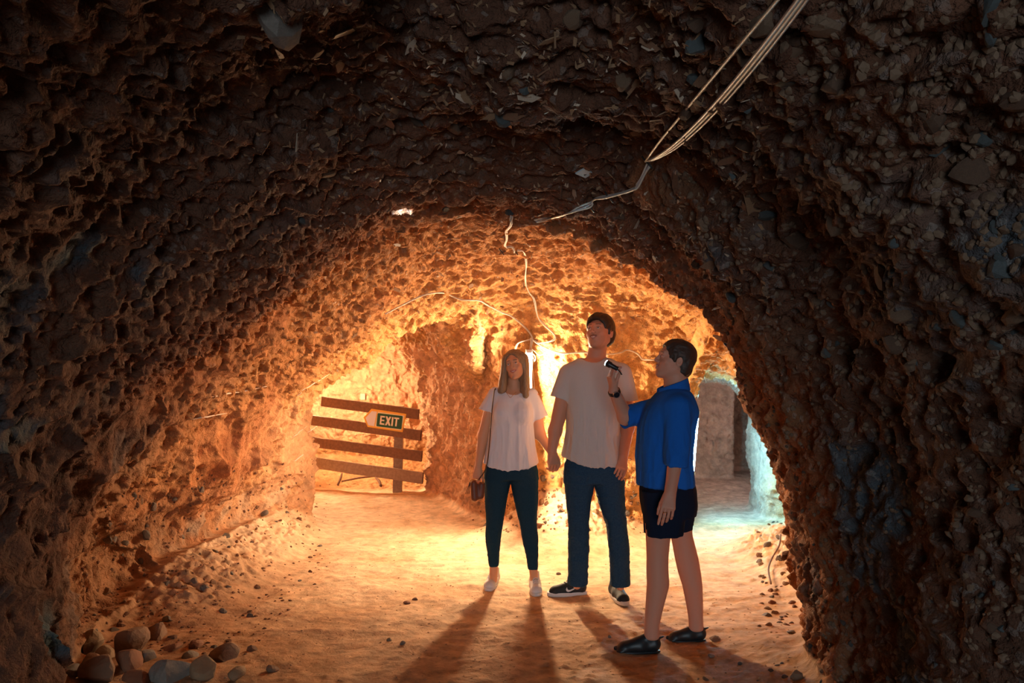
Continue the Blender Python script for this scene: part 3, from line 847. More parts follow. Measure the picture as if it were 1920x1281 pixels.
# the clutch bag she carries
def build_bag():
    Y = 5.48
    o = P(898, 915, Y)
    t = empty('handbag', (o[0], Y, o[2]), 'small brown leather handbag with tassel, held by the person in the white t-shirt', 'handbag')
    g = Grid(o - A((.09, .09, .14)), o + A((.09, .09, .10)), .0035)
    M = frame((-.3, -1, 0), (0.18, 0, 1))
    F = [P(883, 903, Y), P(910, 909, Y), P(909, 932, Y), P(896, 941, Y), P(886, 938, Y)]
    pts = [(P(885, 905, Y - .01), P(908, 911, Y + .02)), (P(888, 936, Y - .01), P(903, 932, Y + .02))]
    g.put(rc(P(888, 907, Y), P(890, 934, Y), .022, .024, ((0, 1, 0), .9)), .01)
    g.put(rc(P(903, 910, Y + .01), P(901, 930, Y + .01), .024, .024, ((0, 1, 0), .9)), .02)
    V, Q = g.mesh(); link('bag_body', mesh_np('bag_body', V, Q), t, MT['brown_leather'])
    link('zip', tube_mesh('zip', spline([P(882, 903, Y - .02), P(888, 899, Y - .03), P(897, 901, Y - .03), P(908, 907, Y - .015)], 4), .0025, 6), t, MT['gold'])
    for dx in (0, 3, 6):
        link('tassel', tube_mesh('tassel', spline([P(881, 904, Y - .02), P(878 + dx * .6, 914, Y - .025), P(873 + dx, 926, Y - .02)], 3), .0022, 5), t, MT['dark_leather'])
    link('shoulder_strap', tube_mesh('shoulder_strap', spline([P(896, 902, Y), P(911, 878, Y + .03), P(917, 840, Y + .0), P(920, 800, Y - .03), P(923, 765, Y - .035), P(926, 738, Y - .02), P(928, 729, Y + .05), P(930, 735, Y + .12)], 6), .0075, 6, flat=.35), t, MT['dark_leather'])
build_bag()

# ------------------------------------------------------------------ the man in the pale t-shirt
def build_man():
    Y = 5.3
    t = empty('person', (P(1112, 880, Y)[0], Y, 0), 'tall person in a pale grey t-shirt and blue jeans with short brown hair, looking up', 'person', 'visitors standing in the mine')
    g = Grid((.18, 4.98, .0), (.88, 5.60, 1.96), HB)
    torso = [(loft([sec(671, 1088, 1140, Y, .06), sec(679, 1070, 1160, Y, .085), sec(688, 1062, 1168, Y, .105), sec(700, 1058, 1171, Y, .115), sec(725, 1058, 1170, Y, .13), sec(765, 1063, 1163, Y, .135), sec(817, 1062, 1160, Y, .14),
                    sec(854, 1055, 1161, Y, .145), sec(895, 1053, 1166, Y, .145)], 2.5, .02), .03)]
    legL = loft([sec(868, 1062, 1118, Y, .105), sec(902, 1059, 1114, Y, .11), sec(940, 1062, 1108, Y, .092), sec(987, 1066, 1104, Y - .02, .078), sec(1038, 1066, 1104, Y, .072), sec(1075, 1066, 1102, Y + .0, .066), sec(1097, 1064, 1101, Y, .07)])
    legR = loft([sec(868, 1108, 1160, Y, .105), sec(902, 1113, 1169, Y, .11), sec(949, 1124, 1171, Y - .03, .092), sec(987, 1138, 1175, Y - .06, .078), sec(1038, 1143, 1180, Y - .07, .072), sec(1075, 1145, 1180, Y - .07, .066), sec(1098, 1144, 1181, Y - .07, .07)])
    for p, k in torso: g.put(cutp(p, P(960, 845, Y), (0, 0, -1)), k, -.014)
    for p in (legL, legR): g.put(p, .03, -.014)
    g.put(rc(P(1083, 1080, Y + .01), P(1082, 1098, Y + .02), .032, .026), .01); g.put(rc(P(1163, 1080, Y - .06), P(1163, 1100, Y - .05), .032, .026), .01)
    hc = P(1124.5, 624.5, Y - .02); M = frame((-.66, -1, .36), (0, 0, 1), -math.radians(4)); hs = 1.04
    g.put(rc(P(1122, 645, Y + .01), P(1114, 692, Y + .03), .060, .066), .025)
    g.put(rc(P(1085, 690, Y + .01), P(1145, 690, Y + .01), .04, .04), .05)
    head(g, hc, M, hs, True)
    e1, w1 = P(1041, 808, Y + .03), P(1036, 845, Y + .03)
    g.put(rc(P(1066, 706, Y), e1, .058, .045), .03); g.put(rc(e1, P(1035, 846, Y + .02), .045, .030), .02)
    e2, w2 = P(1176, 800, Y + .03), P(1168, 855, Y - .07)
    g.put(rc(P(1168, 704, Y), e2, .058, .047), .03); g.put(rc(e2, w2, .047, .032), .02)
    d2 = w2 - e2; d2 /= np.linalg.norm(d2)
    yb = A((.15, -1, 0)); x2 = np.cross(yb, d2); x2 /= np.linalg.norm(x2); yb = np.cross(d2, x2)
    hand(g, w2 + d2 * .008, np.stack([-x2, yb, d2], 1) if False else np.stack([x2, yb, d2], 1), 1.0, curl=(.55, .6, .65, .7), thumb=(.3, .4))
    z1 = A((.10, -.05, -1)); z1 /= np.linalg.norm(z1); y1 = A((.35, -.93, 0)); x1 = np.cross(y1, z1); x1 /= np.linalg.norm(x1); y1 = np.cross(z1, x1)
    hand(g, P(1036, 848, Y + .02), np.stack([x1, y1, z1], 1), .98, curl=(.62, .66, .7, .75), thumb=(.55, .5))
    V, Q = g.mesh()
    cols = head_colours(V, hc, M, hs, (.68, .30, .18), (.50, .17, .14), (.06, .032, .02), stubble=(.30, .15, .10), tash=(.10, .05, .03))
    body = link('body', mesh_np('body', V, Q, True, cols), t, MT['skin'])
    face_bits(body, hc, M, hs, (-.1, .1))
    lo, hi = (.20, 5.06, .88), (.90, 5.54, 1.70)
    g = Grid(lo, hi, .0045); inner = Grid(lo, hi, .0045)
    s1 = (P(1066, 702, Y), P(1051, 748, Y)); s2 = (P(1166, 700, Y), P(1177, 754, Y))
    for p, k in torso: g.put(p, k); inner.put(p, k, -.010)
    x1_, x2_ = s1[1] + (s1[1] - s1[0]) * .4, s2[1] + (s2[1] - s2[0]) * .4
    g.put(cutp(rc(s1[0], x1_, .066, .072), P(1052, 748, Y), (-.30, 0, -1)), .03); g.put(cutp(rc(s2[0], x2_, .066, .072), P(1177, 752, Y), (.08, 0, -1)), .03)
    inner.put(rc(s1[0], x1_ + (s1[1] - s1[0]) * .3, .058, .066), .02); inner.put(rc(s2[0], x2_ + (s2[1] - s2[0]) * .3, .058, .066), .02)
    zh = P(1105, 872, Y)[2]
    g.clip(lambda x, y, z: zh + np.maximum(0, (P(1095, 0, Y)[0] - x)) * .40 - z + 0 * y)
    inner.F = np.minimum(inner.F, rc(P(1113, 645, Y - .07), P(1112, 667, Y - .02), .085, .080)[2](*inner.xyz((slice(None),) * 3)))
    g.F = smax(g.F, -inner.F, .003)
    cloth(g, 't_shirt', t, MT['grey_shirt'], .013, .085, P(960, 780, Y)[2] + .1, 7.0, (1, 1, .35))
    g = Grid((.28, 5.04, .08), (.84, 5.50, .98), .0045)
    g.put(legL, .012); g.put(legR, .012)
    g.put(loft([sec(848, 1064, 1152, Y, .115), sec(866, 1061, 1158, Y, .12), sec(884, 1058.5, 1166, Y, .12), sec(904, 1059, 1168, Y, .11)], 2.3, .01), .02)
    zl, zr = P(1082, 1097, Y)[2], P(1162, 1098, Y - .07)[2]; xm = P(1114, 900, Y)[0] + .03
    g.clip(lambda x, y, z: np.where(x < xm, zl, zr) - z + 0 * y)
    cloth(g, 'jeans', t, MT['denim'], .006, .07, None, 9.0, (1, 1, 1.5))
    # short brown hair, swept over the brow
    g = Grid(A(hc) - .17, A(hc) + .17, .0035)
    W = lambda p: A(hc) + M @ (A(p) * hs)
    g.put(ell(W((0, -.020, .040)), A((.084, .104, .090)) * hs, M), .02)
    g.put(ell(W((0, -.055, -.01)), A((.077, .060, .068)) * hs, M), .02)
    g.put(ell(W((0, .012, .058)), A((.076, .088, .070)) * hs, M), .02)
    for q in (-1, 1): g.put(rc(W((q * .072, .012, .03)), W((q * .073, .010, -.012)), .012, .008), .01)
    g.put(ell(W((0, .100, -.010)), A((.080, .080, .078)) * hs, M), .006, cut=True)
    g.put(ell(W((0, .05, -.055)), A((.09, .058, .058)) * hs, M), .006, cut=True)
    g.put(ell(W((0, -.016, .030)), A((.068, .087, .077)) * hs, M), .004, cut=True)
    V, Q = g.mesh(); N = vnormals(V, Q)
    q = (V - A(hc)) @ M
    V = V + N * (fbm(q * A((1, .3, .5)), .03, 3, .6, ridge=True) * .006)[:, None]
    link('hair', mesh_np('hair', V, Q), t, MT['brown'])
    # trainers
    b = ground(1026, 1118); dr = A((.98, .14, 0)); dr /= np.linalg.norm(dr)
    o, W_, M_, s_ = shoe(t, b + dr * .275, b, 'black')
    def logo(W_, par, side):
        pts = [(.150, .064), (.158, .052), (.154, .040), (.143, .035), (.128, .038), (.105, .048), (.082, .061), (.108, .054), (.128, .048), (.140, .047), (.147, .053)]
        wide = lambda al: np.interp(al, (.05, .12, .17, .22), (.0370, .0380, .0390, .0375))
        n = len(pts); V = []
        for o_ in (-.005, .0075):
            for a_, h_ in pts: V.append(W_((a_, side * (wide(a_) + o_ - max(0, h_ - .045) * .25), h_)))
        F = [tuple(range(n)), tuple(range(2 * n - 1, n - 1, -1))] + [(i, (i + 1) % n, n + (i + 1) % n, n + i) for i in range(n)]
        link('logo', mesh_np('logo', V, F, False), par, MT['white'])
    sd = 1 if W_((0.1, 1, 0))[1] < W_((0.1, -1, 0))[1] else -1
    logo(W_, o, sd)
    b = ground(1176, 1137); hl = A((P(1160, 1100, 5.28)[0], 5.36, 0))
    dr = hl - b; dr /= np.linalg.norm(dr)
    o, W_, M_, s_ = shoe(t, b + dr * .275, b, 'black')
    return t
man = build_man()

# ------------------------------------------------------------------ the person in blue who shines the torch
def build_third():
    Y = 4.42
    t = empty('person', (P(1250, 880, Y)[0], Y, 0), 'person in profile in a blue shirt and navy shorts, raising a small torch', 'person', 'visitors standing in the mine')
    g = Grid((.48, 4.02, .0), (1.12, 4.78, 1.74), HB)
    torso = [(loft([sec(728, 1244, 1286, Y, .09), sec(738, 1230, 1296, Y, .15), sec(752, 1219, 1302, Y, .185), sec(772, 1207, 1308, Y, .20), sec(804, 1198, 1302, Y, .185), sec(850, 1196, 1297, Y, .175),
                    sec(880, 1196, 1299, Y, .18), sec(925, 1196, 1302, Y, .185)], 2.4, .02), .03)]
    legN = loft([sec(905, 1203, 1290, Y, .10, -.09), sec(950, 1208, 1285, Y, .10, -.09), sec(1004, 1211, 1257, Y, .070, -.09), sec(1044, 1212.5, 1253, Y, .058, -.09), sec(1070, 1212, 1253, Y, .058, -.09), sec(1097, 1213, 1255, Y, .058, -.09),
                 sec(1142, 1210, 1243, Y, .045, -.09), sec(1174, 1208, 1236, Y, .034, -.09), sec(1200, 1208, 1236, Y, .030, -.09)], 2.0)
    legF = loft([sec(905, 1225, 1303, Y, .10, .09), sec(950, 1232, 1303, Y, .10, .09), sec(999, 1257, 1297, Y, .070, .09), sec(1050, 1266, 1310, Y, .058, .09), sec(1075, 1272, 1314, Y, .058, .09), sec(1100, 1280, 1317, Y, .056, .09),
                 sec(1135, 1287, 1318, Y, .043, .09), sec(1160, 1291, 1318, Y, .034, .09), sec(1184, 1292, 1319, Y, .030, .09)], 2.0)
    for p, k in torso: g.put(cutp(p, P(960, 885, Y), (0, 0, -1)), k, -.014)
    for p in (cutp(legN, P(960, 975, Y), (0, 0, 1)), cutp(legF, P(960, 970, Y), (0, 0, 1))): g.put(p, .01)
    for p in (legN, legF): g.put(p, .02, -.022)
    hc = P(1263, 676, Y); M = frame((-1, -.10, .27), (0, 0, 1), 0); hs = .95
    g.put(rc(P(1266, 695, Y), P(1268, 740, Y), .062, .070), .03)
    head(g, hc, M, hs, True)
    # near arm hangs, far arm is raised with the torch
    e1, w1 = P(1268, 852, 4.182), P(1257, 922, 4.12)
    g.put(rc(P(1272, 765, 4.26), e1, .052, .040), .03); g.put(rc(e1, w1, .040, .030), .02)
    d1 = w1 - e1; d1 /= np.linalg.norm(d1)
    yb = A((-.1, -1, 0)); x1 = np.cross(yb, d1); x1 /= np.linalg.norm(x1); yb = np.cross(d1, x1)
    if x1[0] > 0: x1 = -x1
    hand(g, w1 + d1 * .006, np.stack([x1, yb, d1], 1), .98, curl=(.12, .35, .5, .55), thumb=(.3, .3))
    e2, w2 = P(1173, 782, 4.50), P(1151, 733, 4.42)
    g.put(rc(P(1228, 768, 4.58), e2, .052, .046), .03); g.put(rc(e2, w2, .044, .030), .02)
    d2 = P(1143, 698, 4.40) - w2; d2 /= np.linalg.norm(d2)
    yb = A((-.95, -.3, -.35)); x2 = np.cross(yb, d2); x2 /= np.linalg.norm(x2); yb = np.cross(d2, x2)
    if x2[1] < 0: x2 = -x2
    x2 = -x2
    hand(g, w2 + d2 * .006, np.stack([x2, yb, d2], 1), .92, curl=(.62, .72, .8, .85), thumb=(.45, .55))
    V, Q = g.mesh()
    cols = head_colours(V, hc, M, hs, (.66, .30, .20), (.46, .17, .15), (.05, .03, .025))
    body = link('body', mesh_np('body', V, Q, True, cols), t, MT['skin'])
    face_bits(body, hc, M, hs, (0, .05))
    lo, hi = (.50, 4.06, .80), (1.10, 4.76, 1.55)
    g = Grid(lo, hi, .0045); inner = Grid(lo, hi, .0045)
    s1 = (P(1272, 765, 4.26), P(1267, 890, 4.145)); s2 = (P(1228, 768, 4.58), P(1164, 784, 4.49))
    for p, k in torso: g.put(p, k); inner.put(p, k, -.010)
    g.put(cutp(rc(s1[0], s1[1], .070, .056), P(1268, 872, 4.19), (-.1, 0, -1)), .03); g.put(cutp(rc(s2[0], s2[1], .064, .062), P(1170, 779, 4.50), s2[1] - s2[0] + A((0, 0, .03))), .03)
    inner.put(rc(s1[0], s1[1] + (s1[1] - s1[0]) * .2, .060, .045), .02); inner.put(rc(s2[0], s2[1] + (s2[1] - s2[0]) * .3, .054, .052), .02)
    zh = P(1245, 909, Y)[2]
    g.clip(lambda x, y, z: zh - z + 0 * (x + y))
    inner.F = np.minimum(inner.F, rc(P(1257, 690, Y), P(1256, 722, Y), .085, .066)[2](*inner.xyz((slice(None),) * 3)))
    g.F = smax(g.F, -inner.F, .003)
    sh = cloth(g, 'shirt', t, MT['blue'], .013, .085, P(960, 800, Y)[2] + .1, 13.0, (1, 1, .3))
    # collar and rolled cuffs
    g = Grid(A(P(1262, 725, Y)) - .16, A(P(1262, 725, Y)) + .16, .004)
    g.put(rc(P(1262, 702, Y), P(1263, 732, Y + .0), .078, .092), .01)
    g.put(rc(P(1260, 690, Y), P(1260, 745, Y), .068, .078), .004, cut=True)
    ctop = P(1262, 714, Y); cb = P(1262, 735, Y)
    g.clip(lambda x, y, z: z - (ctop[2] - .012 + .36 * (x - ctop[0])) + 0 * y); g.clip(lambda x, y, z: (cb[2] - .02 + .3 * (x - cb[0])) - z + 0 * y)
    g.put(rc(P(1226, 700, Y), P(1232, 745, Y), .045, .012), .004, cut=True)
    V, Q = g.mesh(); link('collar', mesh_np('collar', V, Q), sh, MT['blue'])
    # shorts
    g = Grid((.60, 4.14, .50), (1.12, 4.72, .98), .0045)
    g.put(loft([sec(868, 1205, 1293, Y, .165), sec(895, 1203, 1298, Y, .174), sec(919, 1201, 1303, Y, .178), sec(945, 1203, 1304, Y, .18), sec(965, 1206, 1302, Y, .16)], 2.4, .01), .02)
    g.put(loft([sec(920, 1203, 1292, Y, .09, -.09), sec(950, 1206, 1286, Y, .095, -.09), sec(1008, 1208, 1278, Y, .092, -.09)], 2.3, .002), .02)
    g.put(loft([sec(920, 1225, 1303, Y, .09, .09), sec(950, 1232, 1302, Y, .095, .09), sec(1000, 1238, 1297, Y, .092, .09)], 2.3, .002), .02)
    zn, zf = P(1240, 1003, Y - .09)[2], P(1270, 993, Y + .09)[2]
    g.clip(lambda x, y, z: np.where(y < Y, zn, zf) - z + 0 * x)
    g.put(rc(P(1234, 985, Y - .09), P(1234, 1030, Y - .09), .076, .076), .004, cut=True); g.put(rc(P(1276, 980, Y + .09), P(1276, 1030, Y + .09), .070, .070), .004, cut=True)
    cloth(g, 'shorts', t, MT['navy'], .006, .09, None, 17.0, (1, 1, .3))
    # short dark hair
    g = Grid(A(hc) - .17, A(hc) + .17, .0035)
    W = lambda p: A(hc) + M @ (A(p) * hs)
    g.put(ell(W((0, -.022, .040)), A((.086, .106, .092)) * hs, M), .02)
    g.put(ell(W((0, -.058, -.025)), A((.076, .058, .078)) * hs, M), .02)
    for q in (-1, 1): g.put(rc(W((q * .073, .018, .03)), W((q * .074, .014, -.006)), .012, .008), .01)
    g.put(ell(W((0, .098, -.010)), A((.080, .072, .082)) * hs, M), .006, cut=True)
    g.put(ell(W((0, .05, -.060)), A((.10, .062, .060)) * hs, M), .006, cut=True)
    g.put(ell(W((0, -.016, .030)), A((.068, .087, .077)) * hs, M), .004, cut=True)
    for q in (-1, 1): g.put(ell(W((q * .085, -.014, -.008)), A((.02, .020, .030)) * hs, M), .004, cut=True)
    V, Q = g.mesh(); N = vnormals(V, Q)
    q = (V - A(hc)) @ M
    V = V + N * (fbm(q * A((1, .4, .5)), .028, 3, .6, ridge=True) * .006)[:, None]
    link('hair', mesh_np('hair', V, Q), t, MT['darkhair'])
    # toe shoes
    for (tx, ty, yy, hx) in ((1153, 1212, 4.33, 1241), (1251, 1193, 4.51, 1326)):
        b = A((P(tx, ty, yy)[0], yy, 0)); h_ = A((P(hx, ty, yy)[0], yy + .015, 0))
        shoe(t, h_, b, 'barefoot', flip=1)
    # watch on the raised wrist, ring on the hanging hand
    ax = d2 * .0 + (w2 - e2) / np.linalg.norm(w2 - e2)
    cw = w2 - ax * .008
    bx = np.cross(ax, (0, 1, 0)); bx /= np.linalg.norm(bx); by = np.cross(ax, bx)
    ring = [cw + (bx * math.cos(a_) + by * math.sin(a_)) * .0325 for a_ in np.linspace(0, 2 * math.pi, 25)]
    wt = link('watch', tube_mesh('watch', ring, .0035, 6), t, MT['black'])
    me = [tube_mesh('b', [r_ + ax * k_ for r_ in ring], .0032, 6) for k_ in (-.008, -.004, .004, .008)]
    link('watch_strap', merge('watch_strap', me), wt, MT['black'])
    fc_ = cw + (-by if by[1] > 0 else by) * .033 + bx * 0
    fn_ = (fc_ - cw) / np.linalg.norm(fc_ - cw); fM = frame(fn_, ax)
    def disc(name, r0, y0, y1, m, par):
        n = 20; V = [fc_ + fM @ A((r0 * math.cos(a_), yy, r0 * math.sin(a_))) for yy in (y0, y1) for a_ in np.linspace(0, 2 * math.pi, n, endpoint=False)]
        link(name, mesh_np(name, V, [tuple(range(n)), tuple(range(2 * n - 1, n - 1, -1))] + [(i, (i + 1) % n, n + (i + 1) % n, n + i) for i in range(n)], False), par, m)
    disc('watch_case', .019, -.004, .008, MT['steel'], wt); disc('watch_dial', .0155, .0, .0095, MT['black'], wt)
    rg = w1 + d1 * .108
    link('ring', tube_mesh('ring', [rg + A((math.cos(a_) * .0095 - .012, math.sin(a_) * .0095 - .004, 0)) for a_ in np.linspace(0, 2 * math.pi, 17)], .0018, 5), t, MT['gold'])
    return t, w2, d2
third, tw, td = build_third()
# ------------------------------------------------------------------ torch in the raised hand
def cyl(name, a, b, r0, r1, seg, m, par, rings=None):
    a = A(a); b = A(b)
    rings = rings or ((0, 1), (1, 1))
    return link(name, merge(name, [tube_mesh('c', [a + (b - a) * t for t, _ in rings], 1.0, seg, ([t for t, _ in rings], [r0 + (r1 - r0) * t if k is None else k for t, k in rings]))]), par, m)
def build_torch():
    a = P(1136.5, 680.5, 4.40); b = P(1160, 693, 4.36)
    d = b - a; L = np.linalg.norm(d); d /= L
    t = empty('torch', (a[0], a[1], a[2]), 'small black torch shining in the raised hand of the person in the blue shirt', 'torch')
    ring = lambda ts: [a + d * q for q in ts]
    link('torch_body', tube_mesh('torch_body', ring((.004, .006, .03, .034, .075, .078)), 1.0, 16, ([0, .2, .4, .6, .8, 1], [0.017, .019, .018, .0135, .0125, .011])), t, MT['black'])
    link('lens', tube_mesh('lens', ring((-.003, .0, .0045)), 1.0, 16, ([0, .5, 1], [.009, .0155, .016])), t, mat('torch_lens', emit=((.45, .85, 1.0), 60)))
    link('lens_rim', tube_mesh('lens_rim', [a + d * .002 + (np.cross(d, (0, 0, 1)) * math.cos(q) + np.cross(np.cross(d, (0, 0, 1)), d) * math.sin(q)) * .0125 for q in np.linspace(0, 2 * math.pi, 21)], .002, 6), t, MT['black'])
    sp = spline([a + d * .074, P(1163, 698, 4.355), P(1166, 703, 4.35)], 4)
    link('wrist_strap', tube_mesh('wrist_strap', sp, .006, 8, flat=.5), t, MT['black'])
    # its beam makes the bright spot on the ceiling
    _d = Vector(P(752, 397, 5.0)) - Vector((0, 0, CAMZ)); _h = ROCK.ray_cast(Vector((0, 0, CAMZ)), _d.normalized())[0] if ROCK else Vector(P(752, 397, 4.3)); tgt = _h; l = bpy.data.lights.new('torch_beam', 'SPOT'); l.energy = 900; l.color = (.55, .78, 1.0)
    l.spot_size = math.radians(4.2); l.spot_blend = .75; l.shadow_soft_size = .004
    o = bpy.data.objects.new('torch_beam', l); COL.objects.link(o); p0 = Vector(a - d * .012)
    dirv = (Vector(tgt) - p0); o.rotation_euler = dirv.to_track_quat('-Z', 'Y').to_euler()
    o.parent = t; o.location = p0 - t.location
build_torch()

# ------------------------------------------------------------------ fluorescent lamps
def batten(px0, py0, px1, py1, Y0, Y1, r, col, strength, label, back):
    a = A(P(px0, py0, Y0)); b = A(P(px1, py1, Y1)); d = b - a; L = np.linalg.norm(d); d /= L
    bk = A(back) / np.linalg.norm(back); bk = bk - d * bk.dot(d); bk /= np.linalg.norm(bk); sd = np.cross(d, bk)
    t = empty('fluorescent_lamp', tuple((a + b) / 2), label, 'lamp')
    Mx = np.stack([sd, d, bk], 1)
    def bxm(name, c, h, m):
        V = [A(c) + Mx @ A((sx * h[0], sy * h[1], sz * h[2])) for sx in (-1, 1) for sy in (-1, 1) for sz in (-1, 1)]
        link(name, mesh_np(name, V, [(0, 1, 3, 2), (4, 6, 7, 5), (0, 4, 5, 1), (2, 3, 7, 6), (0, 2, 6, 4), (1, 5, 7, 3)], False), t, m)
    mid = (a + b) / 2
    bxm('housing', mid + bk * .045, (.030, L / 2 + .03, .018), MT['lampwhite'])
    for e, sgn in ((a, -1), (b, 1)): bxm('end_cap', e + d * sgn * .012 + bk * .012, (.020, .014, .034), MT['lampwhite'])
    link('tube', tube_mesh('tube', [a + d * q for q in np.linspace(0, L, 6)], r, 14), t, mat('tube_glow', emit=(col, strength)))
    return t
MT['lampwhite'] = mat('lamp_housing_white', (.75, .75, .72), .5)
batten(992, 662, 986, 905, 6.98, 6.96, .016, WARM, 740, 'warm white fluorescent tube upright on the rock pillar behind the couple', (0, 1, 0))
batten(1307, 776, 1298, 886, 8.10, 8.05, .018, COOL, 520, 'cool blue-white fluorescent tube leaning beside the right tunnel, behind the blue shirt', (-.25, 1, 0))
batten(0, 0, 1, 1, 1, 1, .016, WARM, 1, 'x', (0, 1, 0)) if False else None
def side_lamp():
    t = empty('fluorescent_lamp', (-2.75, 10.62, 1.5), 'warm white fluorescent tube in the left tunnel, hidden round the corner of the left wall', 'lamp')
    a, b = A((-2.75, 10.62, 1.95)), A((-2.75, 10.62, .95))
    link('tube', tube_mesh('tube', [a, (a + b) / 2, b], .018, 12), t, mat('tube_glow', emit=(WARM, 820)))
    link('housing', tube_mesh('housing', [a + A((-.06, .03, .03)), b + A((-.06, .03, -.03))], .035, 8), t, MT['lampwhite'])
side_lamp()

# ------------------------------------------------------------------ plank fence and the EXIT sign
wood = mat('weathered_timber', (.22, .11, .065), .85, noise=(30, .8, (.12, .055, .032)), bump=(60, .6, .004))
wood2 = mat('grey_timber', (.38, .26, .18), .85, noise=(30, .8, (.22, .14, .09)), bump=(60, .6, .004))
def plank(name, a, b, h, th, par, m, tilt=0.0, seed=0):
    """a board from a to b (centre line), height h, thickness th, slightly uneven"""
    a = A(a); b = A(b); d = b - a; L = np.linalg.norm(d); d /= L
    up = A((0, 0, 1)); up = up - d * up.dot(d); up /= np.linalg.norm(up); nrm = np.cross(d, up)
    rr = random.Random(seed); V = []; n = 8
    for i in range(n):
        c = a + (b - a) * i / (n - 1) + up * rr.uniform(-.003, .003)
        hh = h / 2 + rr.uniform(-.002, .002); bv = .004
        for (u, w_) in ((-hh + bv, -th / 2), (hh - bv, -th / 2), (hh, -th / 2 + bv), (hh, th / 2 - bv), (hh - bv, th / 2), (-hh + bv, th / 2), (-hh, th / 2 - bv), (-hh, -th / 2 + bv)):
            V.append(c + up * u + nrm * w_)
    F = [(i * 8 + k, i * 8 + (k + 1) % 8, i * 8 + 8 + (k + 1) % 8, i * 8 + 8 + k) for i in range(n - 1) for k in range(8)]
    F += [tuple(range(7, -1, -1)), tuple(range((n - 1) * 8, n * 8))]
    return link(name, mesh_np(name, V, F, False), par, m)
YL, YR = 10.35, 9.95
def build_fence():
    t = empty('timber_fence', (P(746, 916, 10.05)[0], 10.05, 0), 'plank fence of four dark boards on a post closing the left tunnel', 'fence')
    rows = ((635, 747, 785, 778, 19), (621, 783, 789.5, 818, 19), (611, 822, 791, 857, 19), (606, 860, 793, 898, 21))
    for i, (xa, ya, xb, yb, hp) in enumerate(rows):
        ya2 = ya + 10
        a = P(xa, ya2 + 0, YL); b = P(xb, yb - 1, YR)
        ex = (a - b) * .22
        plank('rail', a + ex, b, hp / FPX * 10.1, .04, t, wood if i < 3 else wood2, seed=i)
    pa, pb = P(748, 762, 10.09), P(744, 917, 10.09); pa = A(pa); pb = A(pb); pb[2] -= .05
    V = []
    for c in (pb, pa):
        for sx, sy in ((-1, -1), (1, -1), (1, 1), (-1, 1)): V.append(c + A((sx * .055, .06 + sy * .045, 0)))
    link('post', mesh_np('post', V, [(3, 2, 1, 0), (4, 5, 6, 7), (0, 1, 5, 4), (1, 2, 6, 5), (2, 3, 7, 6), (3, 0, 4, 7)], False), t, wood2)
build_fence()
